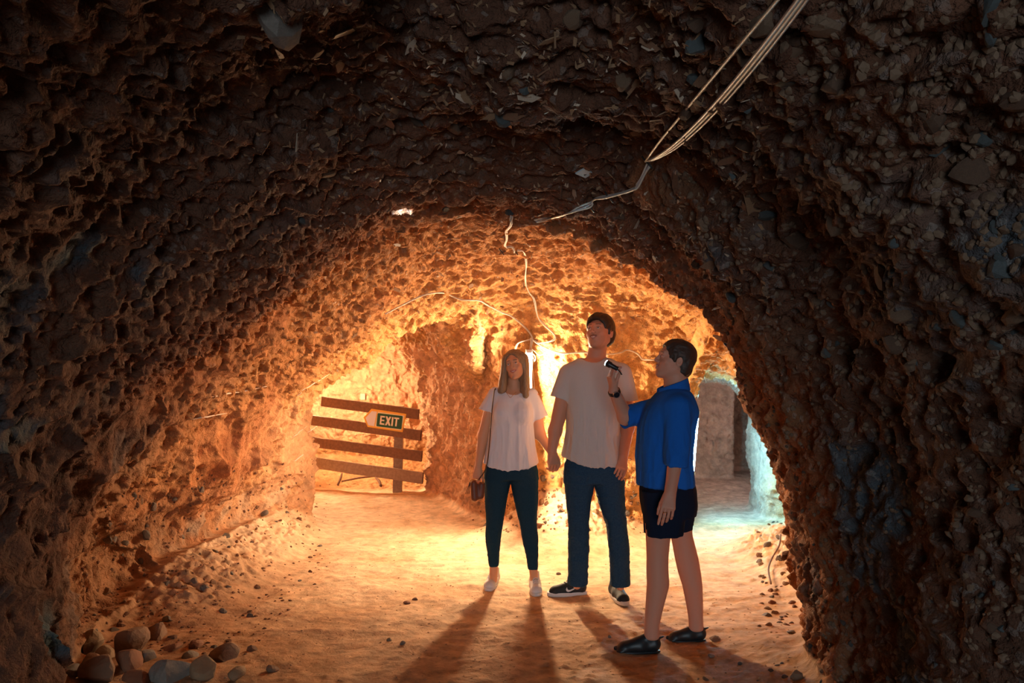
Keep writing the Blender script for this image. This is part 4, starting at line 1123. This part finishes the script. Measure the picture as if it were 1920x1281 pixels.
def build_sign():
    c = A(P(722, 788, 9.96)); t = empty('exit_sign', tuple(c), 'green and white EXIT arrow sign with yellow border on the plank fence', 'sign')
    r_ = A(P(758, 806, 9.93)) - A(P(702, 799, 10.0)); r_[2] = -(9.0 / 57) * np.linalg.norm(r_[:2]) * 1.0
    x = A((r_[0], r_[1] * 1.0, r_[2])); x[2] = -.105 * np.linalg.norm(x[:2]); x /= np.linalg.norm(x)
    n = np.cross(x, (0, 0, 1)); n /= np.linalg.norm(n); y = np.cross(n, x); y = -y if y[2] < 0 else y
    if n[1] > 0: n = -n
    M = np.stack([x, y, n], 1)
    k = 9.96 / FPX   # metres per photo pixel
    def O(pts): return [((px - 722) * k, (788 - py) * k) for px, py in pts]
    # outlines measured on the tilted board, in its own axes
    U = lambda px, py: ((px - 722) * k, -(py - 788 - (px - 722) * .105) * k)
    out = [U(680, 783.5), U(693.5, 767), U(762, 776), U(758.5, 810), U(690, 801)]
    link('sign_border', slab('sign_border', out[::-1], M, c, .010), t, mat('sign_yellow', (.80, .42, .05), .5))
    arr = [U(684, 784), U(695, 771), U(705, 772.2), U(702.5, 799.6), U(691, 798)]
    link('arrow_panel', slab('arrow_panel', arr[::-1], M, c + n * .008, .005), t, mat('sign_white', (.78, .74, .76), .5))
    wb = [U(707, 772.2), U(759, 779), U(755.8, 806.6), U(704.4, 799.8)]
    link('inner_border', slab('inner_border', wb[::-1], M, c + n * .008, .004), t, mat('sign_cream', (.82, .72, .50), .5))
    def rr(x0, y0, x1, y1, r, nn=4):
        pts = []
        for cx, cy, a0 in ((x1 - r, y1 - r, 0), (x0 + r, y1 - r, 90), (x0 + r, y0 + r, 180), (x1 - r, y0 + r, 270)):
            for i in range(nn + 1):
                an = math.radians(a0 + 90 * i / nn); pts.append((cx + r * math.cos(an), cy + r * math.sin(an)))
        return pts
    gx0, gx1 = (706.5 - 722) * k, (757.0 - 722) * k
    g0 = U(731.5, 789.7)
    gr = [(g0[0] + a_ + 0.0, g0[1] + b_) for a_, b_ in rr(-24.6 * k, -12.4 * k, 24.6 * k, 12.4 * k, 2.0 * k)]
    sk = .0   # slight lean of the panel sides
    link('green_panel', slab('green_panel', gr, M, c + n * .012, .003), t, mat('sign_green', (.006, .075, .035), .45))
    # letters
    def letter(name, polys):
        ms = []
        for q_, p in enumerate(polys): ms.append(slab('l', p, M, c + n * .0145, .002 + .0004 * q_ * (name == 'letter_x')))
        link(name, merge(name, ms), gp, MT['letter'])
    gp = [o for o in t.children if o.name.startswith('green_panel')][0]
    MT['letter'] = mat('sign_letters', (.85, .78, .68), .5)
    hgt = 16.5 * k; st = 3.0 * k
    def bar(x0, y0, x1, y1): return [(x0, y0), (x1, y0), (x1, y1), (x0, y1)]
    def at(dx): return g0[0] + dx * k, g0[1] - hgt / 2
    x0, y0 = at(-18.5); wE = 9.0 * k
    letter('letter_e', [bar(x0, y0, x0 + st, y0 + hgt), bar(x0 + st, y0, x0 + wE, y0 + st * .95), bar(x0 + st, y0 + hgt / 2 - st * .45, x0 + wE * .94, y0 + hgt / 2 + st * .45), bar(x0 + st, y0 + hgt - st * .95, x0 + wE, y0 + hgt)])
    x0, y0 = at(-8.3); wX = 11.2 * k; s_ = 3.7 * k
    letter('letter_x', [[(x0, y0), (x0 + s_, y0), (x0 + wX, y0 + hgt), (x0 + wX - s_, y0 + hgt)], [(x0 + wX - s_, y0), (x0 + wX, y0), (x0 + s_, y0 + hgt), (x0, y0 + hgt)]])
    x0, y0 = at(4.2)
    letter('letter_i', [bar(x0, y0, x0 + st, y0 + hgt)])
    x0, y0 = at(8.4); wT = 10.0 * k
    letter('letter_t', [bar(x0, y0 + hgt - st * .95, x0 + wT, y0 + hgt), bar(x0 + wT / 2 - st / 2, y0, x0 + wT / 2 + st / 2, y0 + hgt - st * .95)])
build_sign()
# loose sticks leaning in the dark behind the fence
for i, (p, q, r_) in enumerate((((641, 888), (632, 912), .016), ((640, 903), (700, 893), .014), ((705, 896), (714, 912), .020))):
    a = A(P(*p, 10.7)); b = A(P(*q, 10.55 if i != 1 else 10.8)); 
    lab = ('thin stick leaning behind the bottom rail of the fence, leftmost', 'long thin stick lying behind the bottom rail of the fence', 'thick dark stick leaning behind the fence, nearest the post')[i]
    prop(link('wooden_stick', tube_mesh('wooden_stick', spline([a, (a + b) / 2 + A((.01, 0, .01)), b], 3), r_, 7, ([0, .5, 1], [.8, 1, .9])), None, wood), lab, 'stick')
# ------------------------------------------------------------------ cables clipped to the ceiling
cabw = mat('white_cable', (.62, .55, .46), .5); cabg = mat('grey_cable', (.40, .36, .36), .45); cabb = mat('black_tie', (.015, .015, .015), .5)
def cable(label, pix, n, sep, r, m, back=.02, sag=0.0, group=None, mats=None, ties=()):
    pts = []
    for q in pix:
        h = hit(q[0], q[1], back)
        if h: pts.append(A(h[0]))
    sp = spline(pts, 7)
    for _ in range(2):
        sp = [sp[0]] + [(sp[i - 1] + 2 * sp[i] + sp[i + 1]) / 4 for i in range(1, len(sp) - 1)] + [sp[-1]]
    t = empty('electrical_cable', tuple(sp[0]), label, 'cable', group)
    for k in range(n):
        off = []
        rr = random.Random(k * 13 + len(pix))
        ph = rr.uniform(0, 6)
        for i, p in enumerate(sp):
            tt = i / (len(sp) - 1)
            dv = A(sp[min(i + 1, len(sp) - 1)]) - A(sp[max(i - 1, 0)]); dv /= np.linalg.norm(dv) + 1e-9
            sd = np.cross(dv, A((0, -1, .3))); sd /= np.linalg.norm(sd) + 1e-9
            off.append(p + sd * (k - (n - 1) / 2) * sep * (1 + .6 * math.sin(i * .5 + ph)) + A((0, 0, -sag * 4 * tt * (1 - tt) * (1 + .3 * k))))
        link('strand', tube_mesh('strand', off, r, 6), t, (mats or [m])[k % len(mats or [m])])
    for q in ties:
        h = hit(q[0], q[1], back)
        if h:
            c = A(h[0]); link('cable_tie', tube_mesh('cable_tie', [c + A((-.012, 0, .02)), c, c + A((.012, 0, -.012)), c + A((.024, -.004, -.030))], .0035, 6), t, cabb)
    return t
def taut():
    a = A(hit(1229, 316, .05)[0]); h = hit(1462, 0, .12); b = A(h[0])
    t = empty('electrical_cable', tuple(a), 'thick pale cable bundle crossing the near ceiling towards the top right corner', 'cable')
    e = b + (b - a) * .35
    sd = A((-.8, .3, 0)); sd /= np.linalg.norm(sd)
    for k, (o, bow, m_, r_) in enumerate(((.010, .000, cabw, .0042), (-.004, .045, cabg, .0050), (-.010, .050, cabw, .0042), (-.016, .056, cabg, .0036))):
        pts = [a + (e - a) * q + sd * (o * min(1, q * 5)) + A((.5, 0, -.8)) * bow * 4 * (q ** .75) * (1 - q) * .8 for q in np.linspace(0, 1, 24)]
        link('strand', tube_mesh('strand', pts, r_, 7), t, m_)
    link('cable_tie', tube_mesh('cable_tie', [a + A((-.014, 0, .02)), a, a + A((.014, 0, -.012)), a + A((.026, -.004, -.030))], .0035, 6), t, cabb)
taut()
cable('pale cable bundle sagging along the ceiling between two black ties', [(1229, 316), (1205, 338), (1180, 350), (1147, 361), (1120, 375), (1095, 381), (1070, 398), (1045, 407), (1025, 406), (1000, 408)], 3, .008, .0042, cabw, .028, mats=[cabw, cabg, cabw], ties=[(1147, 360), (1097, 381)])
cable('short pale cable pair hanging down from the ceiling crown', [(965, 397), (958, 412), (950, 430), (944, 445), (946, 458), (960, 462), (972, 468)], 2, .009, .0045, cabw, .04, ties=[(944, 464), (967, 470)])
cable('pale cable running down the lit ceiling to the knot above the couple', [(972, 466), (980, 472), (984, 495), (984, 520), (992, 545), (1003, 565), (1012, 590), (1025, 605), (1040, 628), (1036, 640), (1015, 645), (998, 640)], 2, .007, .004, cabw, .03)
cable('pale cable curving down from the left tunnel arch across the ceiling', [(722, 582), (760, 565), (800, 550), (822, 549), (845, 558), (870, 562), (895, 561), (915, 572), (935, 585), (960, 596), (985, 612), (998, 632), (994, 648)], 2, .006, .004, cabw, .03)
cable('pale cable loop hanging beside the lamp above the blonde head', [(994, 640), (978, 643), (968, 652), (968, 668)], 2, .007, .0035, cabw, .03)
cable('thin pale cable dropping to the lamp behind the blonde head', [(994, 640), (997, 655), (992, 662), (1000, 668), (1002, 690), (1003, 730)], 2, .012, .0042, cabw, .05)
cable('pale cable running right along the ceiling behind the tall head', [(996, 640), (1010, 648), (1030, 655), (1060, 660), (1095, 662), (1140, 664), (1160, 662), (1175, 658), (1192, 662), (1205, 670), (1222, 671), (1250, 676), (1280, 690)], 2, .006, .0038, cabw, .03)
cable('pale cable looping below the right-hand cable run', [(999, 650), (1004, 658), (1012, 662), (1022, 658), (1034, 652)], 1, .006, .0036, cabw, .03)
cable('thin pale cable curling down to the blue-white lamp at the right tunnel', [(1310, 700), (1322, 716), (1312, 722), (1305, 735), (1306, 748)], 1, .006, .004, cabw, .04)
cable('thin brown root dangling over the floor by the right wall', [(1466, 1008), (1458, 1030), (1448, 1052), (1444, 1075), (1446, 1103)], 1, .0, .0065, mat('brown_root', (.16, .08, .04), .8), .03)

# ------------------------------------------------------------------ stones and flakes set in the rock
def stone_proto(name, seed, flat=1.0, rough=.22, lev=2):
    import bmesh
    bm = bmesh.new(); bmesh.ops.create_icosphere(bm, subdivisions=lev, radius=1)
    v = np.array([tuple(x.co) for x in bm.verts])
    # facets: clip the ball by a few random planes
    rr = np.random.default_rng(seed)
    for _ in range(9):
        n = rr.normal(size=3); n /= np.linalg.norm(n); lim = rr.uniform(.42, .85)
        dd = v @ n; v = v - np.maximum(dd - lim, 0)[:, None] * n * .85
    v *= (1 + rough * vnoise(v, .9, seed * 3.1)[:, None] * .5)
    v *= A((1, rr.uniform(.65, .95), flat))
    for x, c_ in zip(bm.verts, v): x.co = c_
    me = bpy.data.meshes.new(name); bm.to_mesh(me); bm.free()
    
    return me
def flake_proto(name, seed):
    rr = np.random.default_rng(seed); n = 7
    an = np.sort(rr.uniform(0, 2 * math.pi, n)); ra = rr.uniform(.6, 1.0, n)
    pts = [(math.cos(a_) * r_, math.sin(a_) * r_ * .45) for a_, r_ in zip(an, ra)]
    V = [(x_, y_, .05) for x_, y_ in pts] + [(x_ * .95, y_ * .9, -.05) for x_, y_ in pts]
    F = [tuple(range(n)), tuple(range(2 * n - 1, n - 1, -1))] + [(i, n + i, n + (i + 1) % n, (i + 1) % n) for i in range(n)]
    return mesh_np(name, V, F, False)
def smat(name, c1, c2, sc=14, rough=.85): return mat(name, c1, rough, noise=(sc, .7, c2), bump=(40, .5, .006))
SM = [smat('brown_stone', (.22, .10, .05), (.12, .05, .025)), smat('grey_stone', (.19, .15, .12), (.10, .08, .07)), smat('tan_stone', (.30, .17, .09), (.18, .09, .045)), smat('pale_flake', (.50, .38, .29), (.34, .22, .14), rough=.5)]
def variants(fn, n, mats, base):
    out = []
    for i in range(n):
        me = fn(base, 31 + i * 7)
        for m_ in mats:
            c_ = me.copy(); c_.materials.clear(); c_.materials.append(m_); out.append(c_)
    return out
SMD = [smat('shaded_brown_stone', (.11, .055, .03), (.06, .03, .018)), smat('shaded_grey_stone', (.075, .085, .085), (.045, .05, .05)), smat('shaded_tan_stone', (.17, .10, .06), (.10, .055, .03))]  # shaded copies of the stone materials, for the dark near walls and ceiling
PEBD = variants(lambda nm, s_: stone_proto(nm, s_, .75, lev=2), 4, SMD, 'stone')
PEB = variants(lambda nm, s_: stone_proto(nm, s_, .75, lev=2), 4, SM[:3], 'stone')
FLK = variants(flake_proto, 5, [SM[3], SM[2], SM[0]], 'rock_flake')
def place(name, me, par, p, n, s, rot, dig=.35, tiltv=None):
    """a stone bedded in the surface"""
    q = Vector(n).to_track_quat('Z', 'Y').to_matrix() @ Matrix.Rotation(rot, 3, 'Z')
    if tiltv is not None: q = q @ Matrix.Rotation(tiltv[0], 3, 'X') @ Matrix.Rotation(tiltv[1], 3, 'Y')
    o = bpy.data.objects.new(name, me); COL.objects.link(o); o.parent = par
    o.matrix_basis = Matrix.Translation(Vector(p) + Vector(n) * s * dig) @ q.to_4x4() @ Matrix.Diagonal((s, s, s, 1))
    return o
def scatter_px(n, box, sizes, name, protos, par, ok, seed, dig, big_first=True, tilt=.3, rot=None, pieces=300):
    rr = random.Random(seed); got = []
    for _ in range(n * 6):
        if len(got) >= n: break
        px, py = rr.uniform(box[0], box[2]), rr.uniform(box[1], box[3])
        h = hit(px, py)
        if not h or not ok(px, py, *h): continue
        got.append((rr.uniform(*sizes) ** 1.0, h[0], h[1], px, py))
    for s_, p, nn, px, py in got:
        place(name, rr.choice(protos), par, p, nn, s_, rr.uniform(0, 6.28) if rot is None else rot + rr.uniform(-.5, .5), dig, (rr.uniform(-tilt, tilt), rr.uniform(-tilt, tilt)))
# pale and rusty flakes in the ceiling, lying nearly level
def horiz(n): return n.z < -.45
scatter_px(150, (500, 60, 1420, 700), (.022, .055), 'rock_flake', FLK, SH[1], lambda px, py, p, n, d: horiz(n) and d < 7.5, 3, .06, tilt=.45)
scatter_px(60, (700, 400, 1300, 640), (.020, .040), 'rock_flake', FLK[:], SH[1], lambda px, py, p, n, d: horiz(n) and d < 7.5, 4, .06, tilt=.45)
scatter_px(40, (520, 40, 1450, 420), (.022, .048), 'stone', PEBD, SH[1], lambda px, py, p, n, d: horiz(n), 5, -.25)
scatter_px(170, (1290, 150, 1920, 1281), (.010, .028), 'stone', PEBD, SH[3], lambda px, py, p, n, d: n.z > -.6 and p.x > .9 and d < 4.6, 6, -.35)
scatter_px(60, (1180, 0, 1920, 700), (.02, .055), 'stone', PEBD, SH[3], lambda px, py, p, n, d: p.x > .6 and d < 4.6, 16, -.45)
scatter_px(90, (160, 850, 620, 1240), (.016, .045), 'stone', PEB, SH[2], lambda px, py, p, n, d: p.x < -1.5 and p.z < .75, 7, -.25)
scatter_px(60, (900, 880, 1200, 990), (.022, .055), 'stone', PEB, SH[4], lambda px, py, p, n, d: 6.6 < p.y < 8.2, 8, -.2)
scatter_px(50, (1420, 960, 1510, 1180), (.015, .045), 'stone', PEB, SH[3], lambda px, py, p, n, d: 4.6 < p.y < 8.2, 9, -.2)

def joined(name, n, box, sizes, fn, par, ok, seed, m, dig=-.2):
    """tiny grit nobody could count: real geometry in one part"""
    rr = random.Random(seed); V = []; F = []; k = 0
    base = [fn('g', 90 + i) for i in range(3)]
    bv = [np.array([tuple(v.co) for v in b.vertices]) for b in base]; bf = [[list(p.vertices) for p in b.polygons] for b in base]
    tries = 0
    while k < n and tries < n * 5:
        tries += 1
        h = hit(rr.uniform(box[0], box[2]), rr.uniform(box[1], box[3]))
        if not h or not ok(h[0], h[1], h[2]): continue
        s_ = rr.uniform(*sizes); i = rr.randrange(3)
        q = np.array(h[1].to_track_quat('Z', 'Y').to_matrix() @ Matrix.Rotation(rr.uniform(0, 6.28), 3, 'Z') @ Matrix.Rotation(rr.uniform(-.5, .5), 3, 'X'))
        v = (bv[i] * s_) @ q.T + A(h[0]) + A(h[1]) * s_ * dig
        o_ = len(V); V += v.tolist(); F += [[o_ + j for j in f] for f in bf[i]]; k += 1
    o = link(name, mesh_np(name, V, F, False), par, m); o['kind'] = 'stuff'
    return o
gst = lambda nm, s_: stone_proto(nm, s_, .7, lev=1)
joined('grit', 900, (300, 930, 1500, 1281), (.003, .011), gst, SH[0], lambda p, n, d: n.z > .5 and p.z < .3, 21, smat('floor_grit', (.26, .13, .07), (.5, .3, .16)))
joined('small_flakes', 1300, (450, 0, 1450, 700), (.008, .024), flake_proto, SH[1], lambda p, n, d: n.z < -.35 and d < 7.5, 22, SM[2], .1)
joined('pale_chips', 350, (560, 60, 1420, 660), (.008, .020), flake_proto, SH[1], lambda p, n, d: n.z < -.35 and d < 7.0, 27, SM[3], .15)
joined('pebble_grit', 1500, (1200, 0, 1920, 1281), (.006, .018), gst, SH[3], lambda p, n, d: p.x > .6 and d < 4.6 and n.z < .6, 23, SMD[2], -.1)
joined('rubble_grit', 500, (150, 860, 620, 1230), (.006, .018), gst, SH[2], lambda p, n, d: p.x < -1.4 and p.z < .8, 24, SM[0], -.1)
joined('heap_grit', 350, (880, 860, 1220, 1000), (.006, .018), gst, SH[4], lambda p, n, d: 6.5 < p.y < 8.3, 25, SM[2], -.1)

# ------------------------------------------------------------------ loose rocks piled at the foot of the left wall
ROCKM = [mat('rock_%s' % k, c1, .85, noise=(9, .8, c2), bump=(28, .6, .012)) for k, c1, c2 in
         (('brown', (.24, .13, .075), (.15, .08, .045)), ('grey', (.24, .20, .17), (.15, .12, .095)), ('tan', (.32, .20, .11), (.20, .12, .065)), ('rust', (.26, .11, .055), (.17, .07, .035)))]
def rock(px, py, w, h_, d, label, mi, seed, Y, squash=None):
    """w, h_ in photo pixels; px, py the rock's centre"""
    c = A(P(px, py, Y)); k = Y / FPX
    me = stone_proto('rock', seed, 1.0, .25, lev=3)
    v = np.array([tuple(x.co) for x in me.vertices]); v /= np.abs(v).max(0)
    rr = random.Random(seed); a_ = math.radians(rr.uniform(-14, 14))
    v = v * A((w * k / 2, d, h_ * k / 2)); R_ = np.array(((math.cos(a_), 0, -math.sin(a_)), (0, 1, 0), (math.sin(a_), 0, math.cos(a_)))); v = v @ R_.T
    me.vertices.foreach_set('co', v.astype(np.float32).ravel()); me.update()
    o = link('rock', me, None, ROCKM[mi]); o.location = c
    return prop(o, label, 'rock', 'loose rocks piled by the left wall')
for a_ in (
    (245, 1203, 66, 74, .11, 'large rounded brown boulder at the back of the pile, tallest of all', 0, 101, 4.42),
    (296, 1192, 56, 50, .11, 'squarish boulder with a flat top, right of the tallest boulder', 0, 102, 4.62),
    (172, 1208, 36, 54, .08, 'upright rock against the left wall, leftmost of the pile', 2, 103, 4.35),
    (165, 1187, 22, 26, .05, 'small pointed rock perched on the leftmost upright rock', 0, 116, 4.42),
    (324, 1217, 56, 22, .07, 'long flat rock below the flat-topped boulder', 3, 104, 4.40),
    (366, 1216, 38, 36, .08, 'round rust-brown rock right of the long flat rock', 3, 105, 4.45),
    (200, 1226, 40, 32, .07, 'yellowish rock in front of the leftmost upright rock', 2, 106, 4.22),
    (168, 1242, 32, 28, .06, 'small brown rock beside the wall, below the yellowish rock', 0, 107, 4.10),
    (242, 1243, 52, 60, .08, 'slanted smooth brown rock in the middle of the pile', 3, 108, 4.12),
    (192, 1258, 84, 62, .09, 'broad dark brown rock at the front left of the pile', 0, 109, 3.98),
    (278, 1236, 26, 40, .06, 'narrow dark rock wedged below the tallest boulder', 1, 110, 4.22),
    (318, 1262, 72, 56, .09, 'pale ridged rock at the front centre of the pile', 1, 111, 3.98),
    (356, 1234, 30, 24, .06, 'small grey rock touching the round rust-brown rock', 1, 112, 4.26),
    (385, 1252, 52, 52, .08, 'tan wedge-shaped rock at the front, right of the pale ridged one', 2, 113, 4.02),
    (412, 1232, 64, 60, .10, 'earthy half-buried boulder at the right end of the pile', 0, 114, 4.25),
    (132, 1262, 40, 30, .07, 'dark low rock at the foot of the wall, lower left of the pile', 1, 115, 3.98),
    (258, 1274, 60, 30, .07, 'rust rock cut by the bottom edge of the photo, centre of the pile', 3, 117, 3.90),
    (444, 1262, 30, 26, .06, 'small tan rock at the right foot of the pile', 2, 118, 3.98)): rock(*a_)
# single loose stones on the floor
for (px, py, w_, h_, lab, mi, sd) in (
    (1484, 1188, 15, 10, 'dark stone on the floor beside the right rock wall', 1, 201),
    (1448, 1131, 15, 8, 'flat rusty stone on the floor below the dangling root', 3, 202),
    (1340, 1201, 22, 12, 'low brown stone in the shadow right of the black shoes', 0, 203),
    (1334, 1232, 13, 8, 'small dark stone in the shadow at bottom right', 1, 204),
    (511, 1258, 22, 16, 'round dark stone on the floor right of the rock pile', 0, 205),
    (473, 1220, 18, 14, 'brown stone half sunk in the dusty floor near the pile', 0, 206),
    (730, 1201, 10, 8, 'small round stone in the shadow in front of the white shoes', 2, 207),
    (755, 1208, 10, 8, 'small dark pebble beside the round stone in the shadow', 1, 208),
    (778, 1125, 11, 6, 'flat dark chip on the bright floor left of the white shoes', 0, 209),
    (762, 1132, 15, 7, 'brown clod on the bright floor, left of the flat dark chip', 3, 210),
    (1046, 1077, 12, 6, 'dark chip on the floor above the left black trainer', 1, 211),
    (1143, 1196, 7, 7, 'small dark clod left of the nearest black shoe', 1, 212),
    (1424, 1041, 13, 6, 'dark flat chip on the floor in front of the right tunnel', 0, 213),
    (1494, 1270, 24, 18, 'brown stone at the foot of the right wall, bottom edge', 0, 214)):
    h = hit(px, py)
    if h is None: continue
    k = h[2] / FPX; me = stone_proto('loose_stone', sd, 1.0, .25, lev=2)
    v = np.array([tuple(x.co) for x in me.vertices]); v /= np.abs(v).max(0); v = v * A((w_ * k / 2, w_ * k / 2.4, h_ * k / 2 * 1.1))
    me.vertices.foreach_set('co', v.astype(np.float32).ravel()); me.update()
    o = link('loose_stone', me, None, ROCKM[mi]); o.location = h[0] + Vector((0, 0, h_ * k * .15))
    prop(o, lab, 'stone')

# pale strokes left by a pick on the left wall
mk_ = mat('scraped_clay', (.78, .62, .52), .5)
for (xa, ya, xb, yb, r_) in ((562, 735, 617, 702, .005), (547, 822, 575, 799, .005), (576, 812, 597, 797, .006), (550, 866, 570, 851, .006), (556, 742, 565, 737, .005), (387, 745, 500, 725, .006), (352, 787, 425, 774, .005)):
    q_ = [hit(xa + (xb - xa) * t_, ya + (yb - ya) * t_ + R.uniform(-1, 1), .004) for t_ in np.linspace(0, 1, 7)]
    q_ = [A(h_[0]) for h_ in q_ if h_ and h_[0].x < -1]
    if len(q_) > 3: link('pick_mark', tube_mesh('pick_mark', q_, r_, 6, ([0, .3, .8, 1], [.2, 1, .8, .2])), SH[2], mk_)
# ------------------------------------------------------------------ small things fixed to the rock
def tag_on_rock(px, py, w_, h_, ang, label, name, m, cat):
    h = hit(px, py, .012)
    k = h[2] / FPX; n = h[1]
    q = n.to_track_quat('Z', 'Y').to_matrix()
    V = [(sx * w_ * k / 2, sy * h_ * k, sz * .003) for sx in (-1, 1) for sy in (-1, 1) for sz in (-1, 1)]
    V = [Matrix.Rotation(ang, 3, 'Z') @ Vector(v) for v in V]
    o = link(name, mesh_np(name, V, [(0, 1, 3, 2), (4, 6, 7, 5), (0, 4, 5, 1), (2, 3, 7, 6), (0, 2, 6, 4), (1, 5, 7, 3)], False), None, m)
    o.matrix_basis = Matrix.Translation(h[0]) @ q.to_4x4()
    prop(o, label, cat)
tag_on_rock(1095, 320, 30, 10, -.25, 'small blank pale tag lying against the ceiling above the cable run', 'tag', mat('pale_tag', (.42, .55, .62), .4), 'tag')
h = hit(1199, 422, .01); o = place('leaf_shaped_chip', FLK[0], None, h[0], h[1], .035, .9, .2); prop(o, 'white leaf-shaped stone chip on the ceiling right of the cables', 'stone')
h = hit(561, 0 + 42, .0); 
o = place('embedded_stone', PEB[1], SH[1], h[0], h[1], .11, .4, -.45)
h = hit(681, 743, .02)
if h:
    c = A(h[0]); V = [c + A((sx * .035, sy * .03, sz * .045)) for sx in (-1, 1) for sy in (-1, 1) for sz in (-1, 1)]
    prop(link('junction_box', mesh_np('junction_box', V, [(0, 1, 3, 2), (4, 6, 7, 5), (0, 4, 5, 1), (2, 3, 7, 6), (0, 2, 6, 4), (1, 5, 7, 3)], False), None, mat('dusty_box', (.45, .34, .24), .7)), 'small square pale box on the rock just above the fence', 'box')
